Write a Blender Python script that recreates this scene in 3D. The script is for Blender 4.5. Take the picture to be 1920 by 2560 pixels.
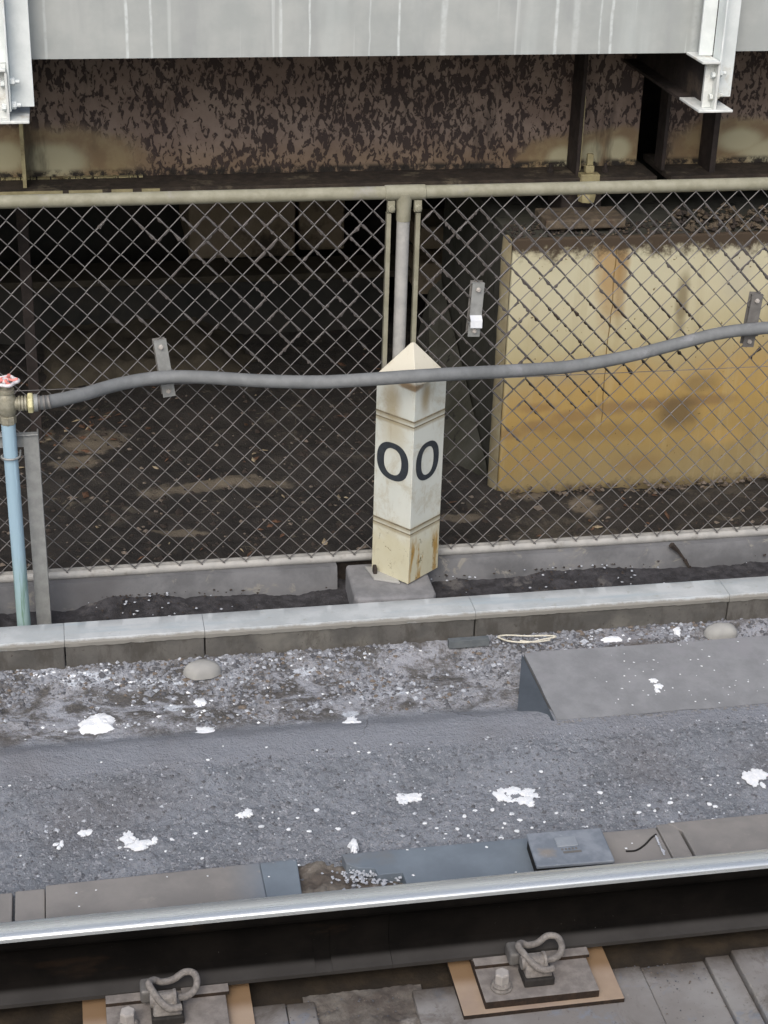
import bpy, math, random
import numpy as np
from mathutils import Vector, Matrix, noise as mn
random.seed(7)
sc = bpy.context.scene
for o in list(bpy.data.objects): bpy.data.objects.remove(o)
col = sc.collection

# ---------------- camera
F, H = 4221.0, 2.79
yaw, pitch, roll = [math.radians(a) for a in (11.14, 26.5, -1.745)]
fwd = Vector((math.sin(yaw)*math.cos(pitch), math.cos(yaw)*math.cos(pitch), -math.sin(pitch)))
rt0 = Vector((math.cos(yaw), -math.sin(yaw), 0)); dn0 = fwd.cross(rt0)
rt = math.cos(roll)*rt0 + math.sin(roll)*dn0
dn = -math.sin(roll)*rt0 + math.cos(roll)*dn0
cd = bpy.data.cameras.new('camera'); cam = bpy.data.objects.new('camera', cd); col.objects.link(cam)
mw = Matrix.Identity(4)
for i in range(3):
    mw[i][0] = rt[i]; mw[i][1] = -dn[i]; mw[i][2] = -fwd[i]
mw[2][3] = H
cam.matrix_world = mw
cd.sensor_fit = 'VERTICAL'; cd.sensor_height = 24; cd.sensor_width = 18; cd.lens = F/2560*24
cd.clip_start = .05; cd.clip_end = 500
sc.camera = cam
# ---------------- world and sun (overcast)
w = bpy.data.worlds.new('World'); sc.world = w; w.use_nodes = True
nt = w.node_tree; sky = nt.nodes.new('ShaderNodeTexSky'); sky.sky_type = 'NISHITA'; sky.sun_disc = False
SE, SR = math.radians(44), math.radians(200)
sky.sun_elevation = SE; sky.sun_rotation = SR; sky.air_density = 1.0; sky.dust_density = 4.0; sky.ozone_density = 1.0
bg = nt.nodes['Background']; bg.inputs['Strength'].default_value = .13
nt.links.new(sky.outputs[0], bg.inputs[0])
sl = bpy.data.lights.new('sun', 'SUN'); sl.energy = 1.5; sl.angle = math.radians(45); sl.color = (1, .985, .965)
so = bpy.data.objects.new('sun', sl); col.objects.link(so)
sd = Vector((math.sin(SR)*math.cos(SE), math.cos(SR)*math.cos(SE), math.sin(SE)))
so.rotation_euler = sd.to_track_quat('Z', 'Y').to_euler(); so.location = (0, -4, 8)
sc.view_settings.view_transform = 'Standard'; sc.view_settings.look = 'None'
sc.view_settings.exposure = 0.3; sc.view_settings.gamma = 1
sc.view_settings.use_curve_mapping = False
sc.render.engine = 'CYCLES'

# ---------------- points on known planes of the place
def ray(x, y): return fwd + rt*((x-960)/F) + dn*((y-1280)/F)
def UZ(x, y, z):
    d = ray(x, y); t = (z-H)/d.z; return Vector((d.x*t, d.y*t, z))
def UY(x, y, Y):
    d = ray(x, y); t = Y/d.y; return Vector((d.x*t, Y, H+d.z*t))

# ---------------- material helper
def lin(h):
    h = h.lstrip('#'); r = []
    for i in (0, 2, 4):
        c = int(h[i:i+2], 16)/255; r.append(c/12.92 if c <= .04045 else ((c+.055)/1.055)**2.4)
    return (*r, 1)
class G:
    def __init__(s, name, rough=.85, metal=0, spec=.4):
        s.m = bpy.data.materials.new(name); s.m.use_nodes = True; s.t = s.m.node_tree
        s.b = s.t.nodes['Principled BSDF']; s.set('Roughness', rough); s.set('Metallic', metal); s.set('Specular IOR Level', spec)
        g = s.t.nodes.new('ShaderNodeNewGeometry'); s.P = g.outputs['Position']; s.N = g.outputs['Normal']
    def set(s, k, v):
        if hasattr(v, 'is_output') or isinstance(v, bpy.types.NodeSocket): s.t.links.new(v, s.b.inputs[k])
        else: s.b.inputs[k].default_value = v
    def lk(s, n, i, v):
        if isinstance(v, bpy.types.NodeSocket): s.t.links.new(v, n.inputs[i])
        elif v is not None: n.inputs[i].default_value = v
    def map(s, scale=(1, 1, 1), loc=(0, 0, 0), v=None, rot=(0, 0, 0)):
        n = s.t.nodes.new('ShaderNodeMapping'); s.lk(n, 0, v or s.P)
        n.inputs['Scale'].default_value = scale; n.inputs['Location'].default_value = loc; n.inputs['Rotation'].default_value = rot
        return n.outputs[0]
    def n(s, scale, detail=4, rough=.55, dist=0, v=None, st=None):
        n = s.t.nodes.new('ShaderNodeTexNoise')
        if st: v = s.map(st, v=v)
        s.lk(n, 'Vector', v or s.P); n.inputs['Scale'].default_value = scale
        n.inputs['Detail'].default_value = detail; n.inputs['Roughness'].default_value = rough; n.inputs['Distortion'].default_value = dist
        return n.outputs[0]
    def vor(s, scale, v=None, feature='F1', rnd=1):
        n = s.t.nodes.new('ShaderNodeTexVoronoi'); n.feature = feature; s.lk(n, 'Vector', v or s.P)
        n.inputs['Scale'].default_value = scale; n.inputs['Randomness'].default_value = rnd
        return n
    def op(s, o, a, b=None, c=None, clamp=False):
        n = s.t.nodes.new('ShaderNodeMath'); n.operation = o; n.use_clamp = clamp
        s.lk(n, 0, a); s.lk(n, 1, b); s.lk(n, 2, c); return n.outputs[0]
    def sm(s, v, lo, hi, a=0., b=1.):
        n = s.t.nodes.new('ShaderNodeMapRange'); n.interpolation_type = 'SMOOTHSTEP'
        s.lk(n, 0, v)
        for i, k in enumerate((lo, hi, a, b)): n.inputs[i+1].default_value = k
        return n.outputs[0]
    def xyz(s, i):
        n = s.t.nodes.new('ShaderNodeSeparateXYZ'); s.lk(n, 0, s.P); return n.outputs[i]
    def mix(s, f, a, b, mode='MIX'):
        n = s.t.nodes.new('ShaderNodeMix'); n.data_type = 'RGBA'; n.blend_type = mode
        s.lk(n, 0, f); s.lk(n, 6, lin(a) if isinstance(a, str) else a); s.lk(n, 7, lin(b) if isinstance(b, str) else b)
        return n.outputs[2]
    def ramp(s, f, stops):
        n = s.t.nodes.new('ShaderNodeValToRGB'); s.lk(n, 0, f); e = n.color_ramp.elements
        while len(e) < len(stops): e.new(.5)
        for k, (p, c) in zip(e, stops): k.position = p; k.color = lin(c) if isinstance(c, str) else c
        return n.outputs[0]
    def blob(s, c, r, wob=.5, nscale=14, soft=.5):
        # soft stain round the point c with radii r, edge broken by noise
        n = s.t.nodes.new('ShaderNodeVectorMath'); n.operation = 'LENGTH'
        s.lk(n, 0, s.map((1/r[0], 1/r[1], 1/r[2]), (-c[0]/r[0], -c[1]/r[1], -c[2]/r[2])))
        l = n.outputs['Value']
        if wob: l = s.op('ADD', l, s.op('MULTIPLY', s.op('SUBTRACT', s.n(nscale, 5, .6), .5), wob*2))
        return s.sm(l, 1, 1-soft)
    def bump(s, h, d=.002, strength=1, prev=None):
        n = s.t.nodes.new('ShaderNodeBump'); n.inputs['Strength'].default_value = strength; n.inputs['Distance'].default_value = d
        s.lk(n, 'Height', h)
        if prev is not None: s.lk(n, 'Normal', prev)
        s.set('Normal', n.outputs[0]); return n.outputs[0]
    def col(s, c): s.set('Base Color', lin(c) if isinstance(c, str) else c); return s.m
M = {}
def simple(name, a, b, sc_=30, rough=.8, metal=0, bump=.0006, spec=.4, c=None):
    g = G(name, rough, metal, spec)
    x = g.mix(g.sm(g.n(sc_, 5, .65), .35, .68), a, b)
    if c: x = g.mix(g.sm(g.n(sc_*.27, 6, .7), .56, .68), x, c)
    if bump: g.bump(g.n(sc_*5, 5, .6), bump)
    g.set('Roughness', g.sm(g.n(sc_*1.7, 3), .3, .7, rough-.1, min(1, rough+.1)))
    M[name] = g.col(x); return g

# fascia paint with white run-down streaks
g = G('fascia_paint', .6)
base = g.mix(g.sm(g.n(6, 6, .6), .35, .65), '#9ea3a2', '#abafad')
base = g.mix(g.sm(g.n(1, 4, .6, v=g.map((9, 1, 1.6))), .5, .7, 0, .5), base, '#929697')
s1 = g.sm(g.n(1, 3, .6, v=g.map((42, 1, .9), (3.3, 0, 0))), .585, .65)
s2 = g.sm(g.n(1, 4, .7, v=g.map((14, 1, .5), (8, 0, 2))), .5, .62)
base = g.mix(g.op('MULTIPLY', g.op('MULTIPLY', s1, s2), .5), base, '#c6cccb')
base = g.mix(g.op('MULTIPLY', g.sm(g.n(1, 4, .6, v=g.map((5, 1, .7), (1, 0, 4))), .5, .75), .45), base, '#c2cac9')
drips = None
for px, wd, sv in ((315, .0045, .9), (378, .0035, .7), (112, .004, .5), (702, .004, .7), (775, .003, .9), (925, .0025, .5), (998, .0035, .9), (1110, .009, .6), (1390, .005, .8), (1440, .01, .4), (1502, .003, .6), (1530, .0045, .85), (1740, .012, .45)):
    X = UY(px, 60, 5.1).x
    dx = g.op('ABSOLUTE', g.op('SUBTRACT', g.op('ADD', g.xyz(0), g.op('MULTIPLY', g.op('SUBTRACT', g.n(9, 2), .5), .012)), X))
    k = g.op('MULTIPLY', g.sm(dx, wd*1.5, wd*.4), sv)
    drips = k if drips is None else g.op('MAXIMUM', drips, k)
base = g.mix(g.op('MULTIPLY', drips, g.sm(g.n(30, 3, .7), .3, .6, .3, .85)), base, '#cfd6d6')
g.bump(g.n(40, 4), .0005); M['fascia_paint'] = g.col(base)

# girder: soot-brown paint with dark blistered rust, cream where it is clean
g = G('girder_rust', .75)
brown = g.mix(g.sm(g.n(9, 5, .6), .35, .65), '#7e6d63', '#8f7f74')
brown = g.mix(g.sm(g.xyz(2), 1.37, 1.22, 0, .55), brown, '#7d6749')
cream = None; clean = None
for px, py, rx, rz in ((10, 395, .10, .075), (135, 400, .14, .08), (1405, 395, .075, .055), (1478, 385, .055, .06), (1545, 375, .06, .06), (1850, 350, .12, .06), (1940, 380, .2, .07), (2300, 380, .3, .07), (-400, 390, .3, .07)):
    c = UY(px, py, 5.72)
    b1 = g.blob(c, (rx, 1, rz), .22, 9, .6); b2 = g.blob(c, (rx*2.6, 1, rz*1.7), .3, 14, .35)
    cream = b1 if cream is None else g.op('MAXIMUM', cream, b1)
    clean = b2 if clean is None else g.op('MAXIMUM', clean, b2)
ol = g.mix(g.sm(g.n(14, 5), .4, .6), '#877356', '#9a8a68')
x = g.mix(g.op('MULTIPLY', clean, .8), brown, ol)
x = g.mix(cream, x, '#b5b093')
bl = g.n(1, 5, .62, .6, v=g.map((56, 46, 31)))
big = g.sm(g.n(2.6, 3), .35, .6, -.03, .035)
bl2 = g.n(1, 4, .6, .5, v=g.map((15, 14, 7), (3, 1, 2)))
thr = g.op('ADD', bl, g.op('ADD', big, g.op('MULTIPLY', g.op('SUBTRACT', bl2, .5), .4)))
blm = g.sm(thr, .525, .553)
blm = g.op('MULTIPLY', blm, g.op('SUBTRACT', 1, clean, clamp=True))
x = g.mix(g.op('MULTIPLY', blm, .88), x, '#332929')
x = g.mix(g.op('MULTIPLY', g.sm(g.n(1, 5, .7, v=g.map((9, 9, 2))), .55, .72), .55), x, '#2c2624')
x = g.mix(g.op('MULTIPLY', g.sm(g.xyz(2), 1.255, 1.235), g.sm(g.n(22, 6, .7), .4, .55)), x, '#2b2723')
h = g.op('MULTIPLY', blm, -1.0)
g.bump(h, .0018); M['girder_rust'] = g.col(x)
simple('girder_dirt', '#322c27', '#453d35', 24, .95, bump=.002, c='#6e6656')
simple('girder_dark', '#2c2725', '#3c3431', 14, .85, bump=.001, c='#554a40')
simple('flange_edge', '#4a4336', '#625a48', 20, .85, bump=.001, c='#a49b78')
simple('cream_steel', '#8f8766', '#a59c78', 26, .7, bump=.0008, c='#6a5c44')
simple('white_paint', '#cfd6d6', '#dde3e3', 14, .45, bump=.0003, c='#c2c2b9')
simple('white_paint_worn', '#c9cdcb', '#dcdfdc', 30, .5, bump=.0008, c='#b3ada0')

# pier concrete, yellow stained
g = G('pier_concrete', .88)
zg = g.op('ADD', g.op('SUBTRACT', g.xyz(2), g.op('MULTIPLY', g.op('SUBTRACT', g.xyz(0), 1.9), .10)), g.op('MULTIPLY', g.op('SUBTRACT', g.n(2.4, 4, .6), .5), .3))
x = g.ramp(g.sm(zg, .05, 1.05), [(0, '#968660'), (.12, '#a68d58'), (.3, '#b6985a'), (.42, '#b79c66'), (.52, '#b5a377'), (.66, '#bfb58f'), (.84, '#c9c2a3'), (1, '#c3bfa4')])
x = g.mix(g.op('MULTIPLY', g.sm(g.n(1, 5, .65, v=g.map((16, 16, 1.3))), .5, .7), .22), x, '#ccc3a2')
x = g.mix(g.op('MULTIPLY', g.sm(g.n(1, 5, .65, v=g.map((11, 11, .9), (5, 2, 1))), .52, .7), .22), x, '#9a8a62')
for px, py, rx, rz, cc, k in ((1270, 1085, .10, .035, '#8f7350', .6), (1345, 1065, .11, .035, '#8f7350', .65), (1430, 1040, .12, .035, '#8f7350', .65), (1530, 1020, .14, .035, '#8b7050', .65), (1640, 1010, .14, .035, '#866c4d', .7), (1760, 1000, .16, .035, '#866c4d', .7), (1600, 1160, .14, .06, '#8b7149', .5), (1350, 1150, .10, .05, '#ab8d5e', .5), (1800, 1090, .14, .05, '#bf9f60', .5), (1530, 650, .075, .32, '#a17b42', .7), (1500, 600, .03, .2, '#96703a', .4), (1705, 760, .035, .16, '#77694b', .75), (1690, 1030, .12, .1, '#6a5940', .8), (1750, 960, .1, .06, '#6f5e43', .5),
        (1480, 1080, .3, .05, '#8d7346', .5), (1345, 1020, .1, .03, '#94744c', .6), (1640, 560, .05, .14, '#8f8669', .6), (1850, 640, .09, .25, '#b9b49f', .7), (1380, 620, .16, .12, '#bcb598', .7), (1555, 700, .03, .3, '#8f6d3c', .5), (1420, 930, .2, .07, '#a9997a', .5)):
    x = g.mix(g.op('MULTIPLY', g.blob(UY(px, py, 5.45), (rx, 1, rz), .35, 12, .7), k), x, cc)
x = g.mix(g.sm(g.n(55, 3, .5), .70, .74), x, '#6b5a35')
Xc = UY(1515, 900, 5.45).x
dx = g.op('ABSOLUTE', g.op('SUBTRACT', g.op('ADD', g.xyz(0), g.op('MULTIPLY', g.op('SUBTRACT', g.n(5, 3), .5), .03)), Xc))
x = g.mix(g.op('MULTIPLY', g.sm(dx, .003, .001), g.sm(g.xyz(2), .3, .36)), x, '#7a6338')
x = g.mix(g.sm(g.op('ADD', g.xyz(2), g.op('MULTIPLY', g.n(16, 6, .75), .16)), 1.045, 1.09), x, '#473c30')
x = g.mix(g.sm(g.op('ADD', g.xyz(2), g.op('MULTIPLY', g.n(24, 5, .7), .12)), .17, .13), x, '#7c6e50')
g.bump(g.n(60, 6, .6), .001); M['pier_concrete'] = g.col(x)
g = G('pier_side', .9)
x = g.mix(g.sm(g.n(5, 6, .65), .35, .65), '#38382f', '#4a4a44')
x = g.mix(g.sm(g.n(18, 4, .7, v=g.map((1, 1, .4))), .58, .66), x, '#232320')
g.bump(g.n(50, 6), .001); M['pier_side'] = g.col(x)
simple('pier_edge', '#8f8468', '#a39b80', 12, .9, bump=.001)
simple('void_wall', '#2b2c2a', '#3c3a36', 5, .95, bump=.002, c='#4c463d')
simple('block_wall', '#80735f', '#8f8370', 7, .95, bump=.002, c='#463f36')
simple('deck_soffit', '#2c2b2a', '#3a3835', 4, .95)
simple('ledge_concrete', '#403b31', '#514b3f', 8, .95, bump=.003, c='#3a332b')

# soil under the bridge
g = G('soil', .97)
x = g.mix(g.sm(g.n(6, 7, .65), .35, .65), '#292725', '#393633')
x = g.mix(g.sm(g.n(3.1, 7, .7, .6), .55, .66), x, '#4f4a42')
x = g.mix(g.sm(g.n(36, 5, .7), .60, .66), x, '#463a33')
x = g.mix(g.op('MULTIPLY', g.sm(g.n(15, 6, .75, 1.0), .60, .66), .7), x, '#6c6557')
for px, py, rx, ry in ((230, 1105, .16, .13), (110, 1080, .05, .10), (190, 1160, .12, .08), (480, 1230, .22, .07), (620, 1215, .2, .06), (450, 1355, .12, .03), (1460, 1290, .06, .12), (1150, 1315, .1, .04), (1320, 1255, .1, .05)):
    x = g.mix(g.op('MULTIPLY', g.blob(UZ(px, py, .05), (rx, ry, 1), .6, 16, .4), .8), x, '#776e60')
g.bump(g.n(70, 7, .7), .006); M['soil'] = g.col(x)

# kerb
g = G('kerb_concrete', .92)
x = g.mix(g.sm(g.n(8, 6, .65), .35, .65), '#53524f', '#65635f')
x = g.mix(g.sm(g.n(3.3, 5, .6), .55, .7), x, '#716f69')
x = g.mix(g.sm(g.n(40, 5, .7), .6, .68), x, '#47443f')
x = g.mix(g.op('MULTIPLY', g.sm(g.n(1, 6, .7, v=g.map((12, 12, 5), (3, 3, 3))), .48, .64), .7), x, '#45423d')
x = g.mix(g.op('MULTIPLY', g.sm(g.op('ADD', g.xyz(2), g.op('MULTIPLY', g.n(18, 5, .7), .07)), .175, .145), .6), x, '#4b453d')
g.bump(g.n(80, 6, .65), .0015); M['kerb_concrete'] = g.col(x)
g = G('coping_concrete', .8)
x = g.mix(g.sm(g.n(7, 6, .6), .4, .6), '#abb1b3', '#bbc0c2')
x = g.mix(g.sm(g.n(2.4, 5, .6, v=g.map((1, 8, 8))), .5, .68), x, '#a7b2b8')
x = g.mix(g.op('MULTIPLY', g.sm(g.n(30, 5, .7), .6, .7), .5), x, '#9b9c96')
x = g.mix(g.op('MULTIPLY', g.sm(g.op('ADD', g.xyz(1), g.op('MULTIPLY', g.n(22, 6, .75), .012)), 4.358, 4.353), .95), x, '#85837c')  # front lip coloured darker, standing in for shading under overhead light
g.bump(g.n(90, 5), .0006); M['coping_concrete'] = g.col(x)
g = G('foundation_concrete', .92)
x = g.mix(g.sm(g.n(5, 7, .62), .35, .62), '#5f6062', '#757678')
x = g.mix(g.sm(g.n(9, 7, .72, .7), .56, .64), x, '#85837d')
x = g.mix(g.sm(g.n(2.5, 4), .5, .7), x, '#5a5a5c')
g.bump(g.n(60, 6, .65), .002); M['foundation_concrete'] = g.col(x)
simple('mortar_block', '#747577', '#88888a', 13, .92, bump=.0015, c='#66625c')
simple('mortar_smooth', '#9a9a97', '#a8a8a3', 9, .9, bump=.001, c='#8b8a83')
simple('channel_dirt', '#2d2c2e', '#434245', 30, .97, bump=.004, c='#5d5b5a')
simple('ramp_concrete', '#7b7d80', '#888a8d', 12, .93, bump=.0012, c='#85868a')
simple('ramp_side', '#3d444b', '#474e56', 8, .85, bump=.0008)  # darker mortar colour, paints shade on the ramp's left facet

# trackbed mortar/asphalt
g = G('trackbed', .93)
x = g.mix(g.sm(g.n(5, 7, .65), .35, .65), '#767b82', '#898e96')
x = g.mix(g.op('MULTIPLY', g.sm(g.n(70, 5, .7), .5, .64), .6), x, '#5c5e64')
x = g.mix(g.op('MULTIPLY', g.sm(g.n(45, 4, .7, v=g.map(loc=(4, 2, 1))), .58, .66), .55), x, '#a3a7ad')
Yw = g.op('ADD', g.xyz(1), g.op('MULTIPLY', g.op('SUBTRACT', g.n(4, 5, .6), .5), .09))
band = g.op('MULTIPLY', g.sm(Yw, 3.80, 3.85), g.sm(Yw, 4.03, 3.97))
x = g.mix(g.op('MULTIPLY', band, .7), x, '#8d9199')
gr = g.sm(Yw, 3.99, 4.05)
gc = g.mix(g.sm(g.n(7, 7, .72, .5), .42, .58), '#5b5957', '#a1a3a9')
gc = g.mix(g.sm(g.n(90, 4, .7), .52, .66), gc, '#6a6763')
wp = None
for px, py, rx, ry in ((215, 1705, .10, .03), (400, 1705, .12, .02), (110, 1690, .05, .03), (585, 1670, .05, .018), (760, 1680, .05, .018), (240, 1810, .045, .028), (880, 1775, .03, .02), (980, 1720, .05, .02), (430, 1760, .04, .02)):
    b_ = g.blob(UZ(px, py, .1), (rx, ry, 1), .8, 26, .35); wp = b_ if wp is None else g.op('MAXIMUM', wp, b_)
gc = g.mix(g.op('MULTIPLY', wp, g.sm(g.n(60, 5, .7), .38, .5)), gc, '#cfd6df')
gc = g.mix(g.op('MULTIPLY', g.sm(g.n(5, 8, .75, .9, v=g.map((1, 1.6, 1), (7, 3, 0))), .5, .6), .75), gc, '#a9adb6')
gc = g.mix(g.op('MULTIPLY', g.sm(g.n(13, 8, .8, .9, v=g.map(loc=(1, 3, 0))), .60, .66), .8), gc, '#cdd4dd')
ed = g.vor(2.7, v=None, feature='DISTANCE_TO_EDGE')
cv = g.t.nodes.new('ShaderNodeVectorMath'); cv.operation = 'ADD'; nn = g.t.nodes.new('ShaderNodeTexNoise'); nn.inputs['Scale'].default_value = 6; nn.inputs['Detail'].default_value = 6
g.t.links.new(g.P, nn.inputs['Vector']); sc2 = g.t.nodes.new('ShaderNodeVectorMath'); sc2.operation = 'SCALE'; sc2.inputs['Scale'].default_value = .18
g.t.links.new(nn.outputs['Color'], sc2.inputs[0]); g.t.links.new(g.P, cv.inputs[0]); g.t.links.new(sc2.outputs[0], cv.inputs[1]); g.t.links.new(cv.outputs[0], ed.inputs['Vector'])
x = g.mix(g.op('MULTIPLY', g.sm(ed.outputs['Distance'], .008, .002), g.op('MULTIPLY', g.sm(g.n(3, 4, .6, v=g.map(loc=(9, 9, 0))), .53, .62), .7)), x, '#3c3c42')
x = g.mix(gr, x, gc)
x = g.mix(g.op('MULTIPLY', g.sm(g.n(1.7, 4), .5, .68), .35), x, '#6a6462')
hh = g.op('ADD', g.n(60, 7, .7), g.op('MULTIPLY', g.n(150, 4, .6), .5))
g.bump(hh, .009); M['trackbed'] = g.col(x)
simple('stone_grey', '#7c7f85', '#92959b', 60, .9, bump=.001)
simple('stone_dark', '#55565a', '#66676b', 60, .9, bump=.001)
simple('stone_light', '#a6abb3', '#bfc4cb', 60, .9, bump=.001)
simple('stone_brown', '#6a625a', '#7b7065', 60, .9, bump=.001)
simple('chalk_white', '#e3e8ed', '#f4f6f8', 70, .9, bump=.0012, c='#bfc5cb')
simple('plate_bluegrey', '#6b757f', '#76818b', 6, .8, bump=.0005, c='#717579')
g = G('plate_browngrey', .85)
x = g.mix(g.sm(g.n(6, 6, .6), .38, .62), '#7d7b79', '#8a8784')
x = g.mix(g.blob(UZ(720, 2190, .06), (.17, .5, 1), .2, 6, .8), x, '#747d87')
x = g.mix(g.op('MULTIPLY', g.sm(g.n(26, 5, .7), .62, .68), .5), x, '#93908a')
g.bump(g.n(60, 5), .0006); M['plate_browngrey'] = g.col(x)
g = G('box_lid', .6)
x = g.mix(g.sm(g.n(16, 6, .6), .38, .62), '#747c86', '#8a919a')
x = g.mix(g.op('MULTIPLY', g.blob(UZ(1365, 2135, .11), (.03, .03, 1), .9, 30, .7), .7), x, '#8f867b')
x = g.mix(g.op('MULTIPLY', g.sm(g.n(30, 5, .7), .62, .7), .6), x, '#9ca3aa')
g.bump(g.n(90, 4), .0005); M['box_lid'] = g.col(x)
simple('emblem_grey', '#8b929a', '#969da4', 30, .7)
simple('bolt_steel', '#a5a09b', '#b5b0aa', 40, .6, bump=.0003)
simple('black_gap', '#161514', '#1f1d1c', 20, .9)
# rail
g = G('rail_rust', .95, 0, .03)
x = g.mix(g.sm(g.n(6, 6, .65), .35, .65), '#100f0e', '#181614')
x = g.mix(g.op('MULTIPLY', g.sm(g.n(3.2, 5, .7, v=g.map((1, 1, 4))), .58, .72), .35), x, '#30251c')
x = g.mix(g.sm(g.n(160, 3, .7), .72, .78), x, '#6d6a66')
up = g.sm(g.xyz(2), .023, .015)
x = g.mix(g.op('MULTIPLY', up, g.sm(g.n(7, 4, .6), .3, .7, .6, .8)), x, '#4d4b49')
g.bump(g.n(120, 5), .0004); M['rail_rust'] = g.col(x)
g = G('rail_head', .3, .6, .6)
g.set('Roughness', g.sm(g.n(1, 5, .6, v=g.map((4, 90, 90))), .3, .7, .25, .29))
M['rail_head'] = g.col(g.mix(g.sm(g.n(1, 4, .6, v=g.map((2, 60, 60))), .3, .7), '#d2d8d9', '#dbe0e1'))
simple('clip_steel', '#79746f', '#938e88', 90, .85, bump=.0012, c='#6d6863')
simple('base_steel', '#7b7570', '#918b85', 30, .85, bump=.0008, c='#6b6661')
simple('rust_shade_edge', '#2e2620', '#3f3228', 60, .9, bump=.0006)
simple('dark_steel', '#2c2a28', '#3a3734', 50, .85, bump=.0008)
g = G('pad_tan', .85)
x = g.mix(g.sm(g.n(12, 5, .6), .35, .65), '#a38f7c', '#ad9984')
x = g.mix(g.op('MULTIPLY', g.sm(g.n(5, 4), .5, .68), .5), x, '#97867b')
x = g.mix(g.sm(g.xyz(1), 3.0, 3.045, 0, .8), x, '#7b5f3d')
g.bump(g.n(90, 4), .0004); M['pad_tan'] = g.col(x)
g = G('slab_concrete', .9)
x = g.mix(g.sm(g.n(4, 6, .6), .36, .64), '#84807c', '#969491')
x = g.mix(g.sm(g.n(11, 6, .7, .5), .55, .66), x, '#83878d')
x = g.mix(g.op('MULTIPLY', g.sm(g.n(24, 5, .7), .62, .7), .5), x, '#9b968e')
x = g.mix(g.op('MULTIPLY', g.sm(g.n(3.4, 7, .75, .8), .5, .62), .6), x, '#625a53')
x = g.mix(g.op('MULTIPLY', g.sm(g.n(75, 5, .75), .6, .68), .5), x, '#4f4a45')
x = g.mix(g.sm(g.op('ADD', g.xyz(1), g.op('MULTIPLY', g.n(7, 5, .7), .09)), 3.0, 3.08, 0, .85), x, '#3f352a')
g.bump(g.n(50, 6), .001); M['slab_concrete'] = g.col(x)
simple('rough_mortar', '#57504a', '#7b766e', 13, .95, bump=.004, c='#a39e97')
simple('trench_dirt', '#2a241d', '#3d3428', 12, .97, bump=.003)
# fence, hose, valve
simple('fence_cream', '#83816f', '#92907f', 24, .6, bump=.0004, c='#8d8b84')
simple('fence_grey', '#9a9a97', '#aaa9a5', 24, .6, bump=.0004, c='#84827c')
simple('fence_wire', '#686665', '#7c7a79', 24, .65, .15, bump=0)
simple('fence_dirt', '#4c4846', '#605b59', 50, .98, bump=.001)
simple('soot_black', '#2a221b', '#3a2f26', 50, .98, bump=.001)
simple('hose_grey', '#6c6f70', '#787b7c', 22, .68, bump=.0003, c='#85878a')
simple('galv', '#8f918f', '#a0a2a0', 30, .55, .3, bump=.0003)
simple('galv_dark', '#6a6865', '#7a7875', 30, .6, .2, bump=.0003)
simple('galv_white', '#c8ccd2', '#d6dade', 30, .5, bump=.0002)
g = G('blue_pipe', .6)
x = g.mix(g.sm(g.op('ADD', g.xyz(2), g.op('MULTIPLY', g.n(9, 4), .2)), .6, .25), '#9ab5c4', '#98b2b0')
x = g.mix(g.op('MULTIPLY', g.sm(g.n(1, 4, .6, v=g.map((60, 60, 3))), .55, .66), .6), x, '#b4d3e4')
x = g.mix(g.op('MULTIPLY', g.sm(g.xyz(2), .45, .2), g.sm(g.n(1, 5, .6, v=g.map((70, 70, 5))), .5, .6)), x, '#6e8c7c')
M['blue_pipe'] = g.col(x)
simple('valve_bronze', '#8b8877', '#a09d8d', 60, .5, .25, bump=.0008, c='#77705e')
simple('brass_nut', '#bfb98c', '#d2cca2', 50, .45, .1, bump=.0004, c='#8d8a60')
simple('red_paint', '#cf7f78', '#dd8f86', 60, .5, bump=.0003, c='#d8c0bd')
simple('pale_handle', '#cfcacd', '#dddadc', 60, .5, bump=.0003)
# marker enamel
g = G('marker_white', .5)
x = g.mix(g.sm(g.n(4, 4), .35, .65), '#cacec6', '#d4d6cc')
x = g.mix(g.op('MULTIPLY', g.sm(g.n(11, 8, .75, .4), .47, .66), .5), x, '#a89d80')
zz = g.xyz(2)
nz = g.op('MULTIPLY', g.op('SUBTRACT', g.n(14, 6, .65), .5), .16)
x = g.mix(g.op('MULTIPLY', g.sm(g.op('ADD', zz, nz), .42, .30), .85), x, '#c8c3a6')
x = g.mix(g.op('MULTIPLY', g.sm(zz, .86, .885), .8), x, '#cfc9b6')
edge = UY(1040, 1000, 4.59).x
bx = g.blob((.932, 4.6, .805), (.036, 1, .10), .25, 16, .95); bx2 = g.blob((1.028, 4.6, .82), (.026, 1, .09), .25, 16, .95)
x = g.mix(g.op('MULTIPLY', bx, .7), x, '#9c8960'); x = g.mix(g.op('MULTIPLY', bx2, .75), x, '#8f7b52')
x = g.mix(g.op('MULTIPLY', g.blob((.98, 4.58, .865), (.05, 1, .015), .5, 30, .6), .8), x, '#80602e')
x = g.mix(g.op('MULTIPLY', g.blob((.94, 4.6, .70), (.045, 1, .10), .3, 20, .9), .5), x, '#a8986f')
x = g.mix(g.op('MULTIPLY', g.op('MULTIPLY', g.sm(g.n(1, 6, .7, v=g.map((28, 28, 5))), .52, .62), g.sm(g.xyz(0), .985, 1.0)), g.sm(zz, .38, .3)), x, '#a8884c')
x = g.mix(g.op('MULTIPLY', g.sm(g.n(32, 7, .8, .5), .59, .64), g.sm(zz, .42, .3)), x, '#6e6340')
x = g.mix(g.sm(g.n(60, 4, .7), .73, .75), x, '#6f6a5a')
x = g.mix(g.op('MULTIPLY', g.sm(g.n(1, 6, .7, v=g.map((36, 36, 9), (2, 1, 3))), .56, .68), .35), x, '#a39677')
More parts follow.
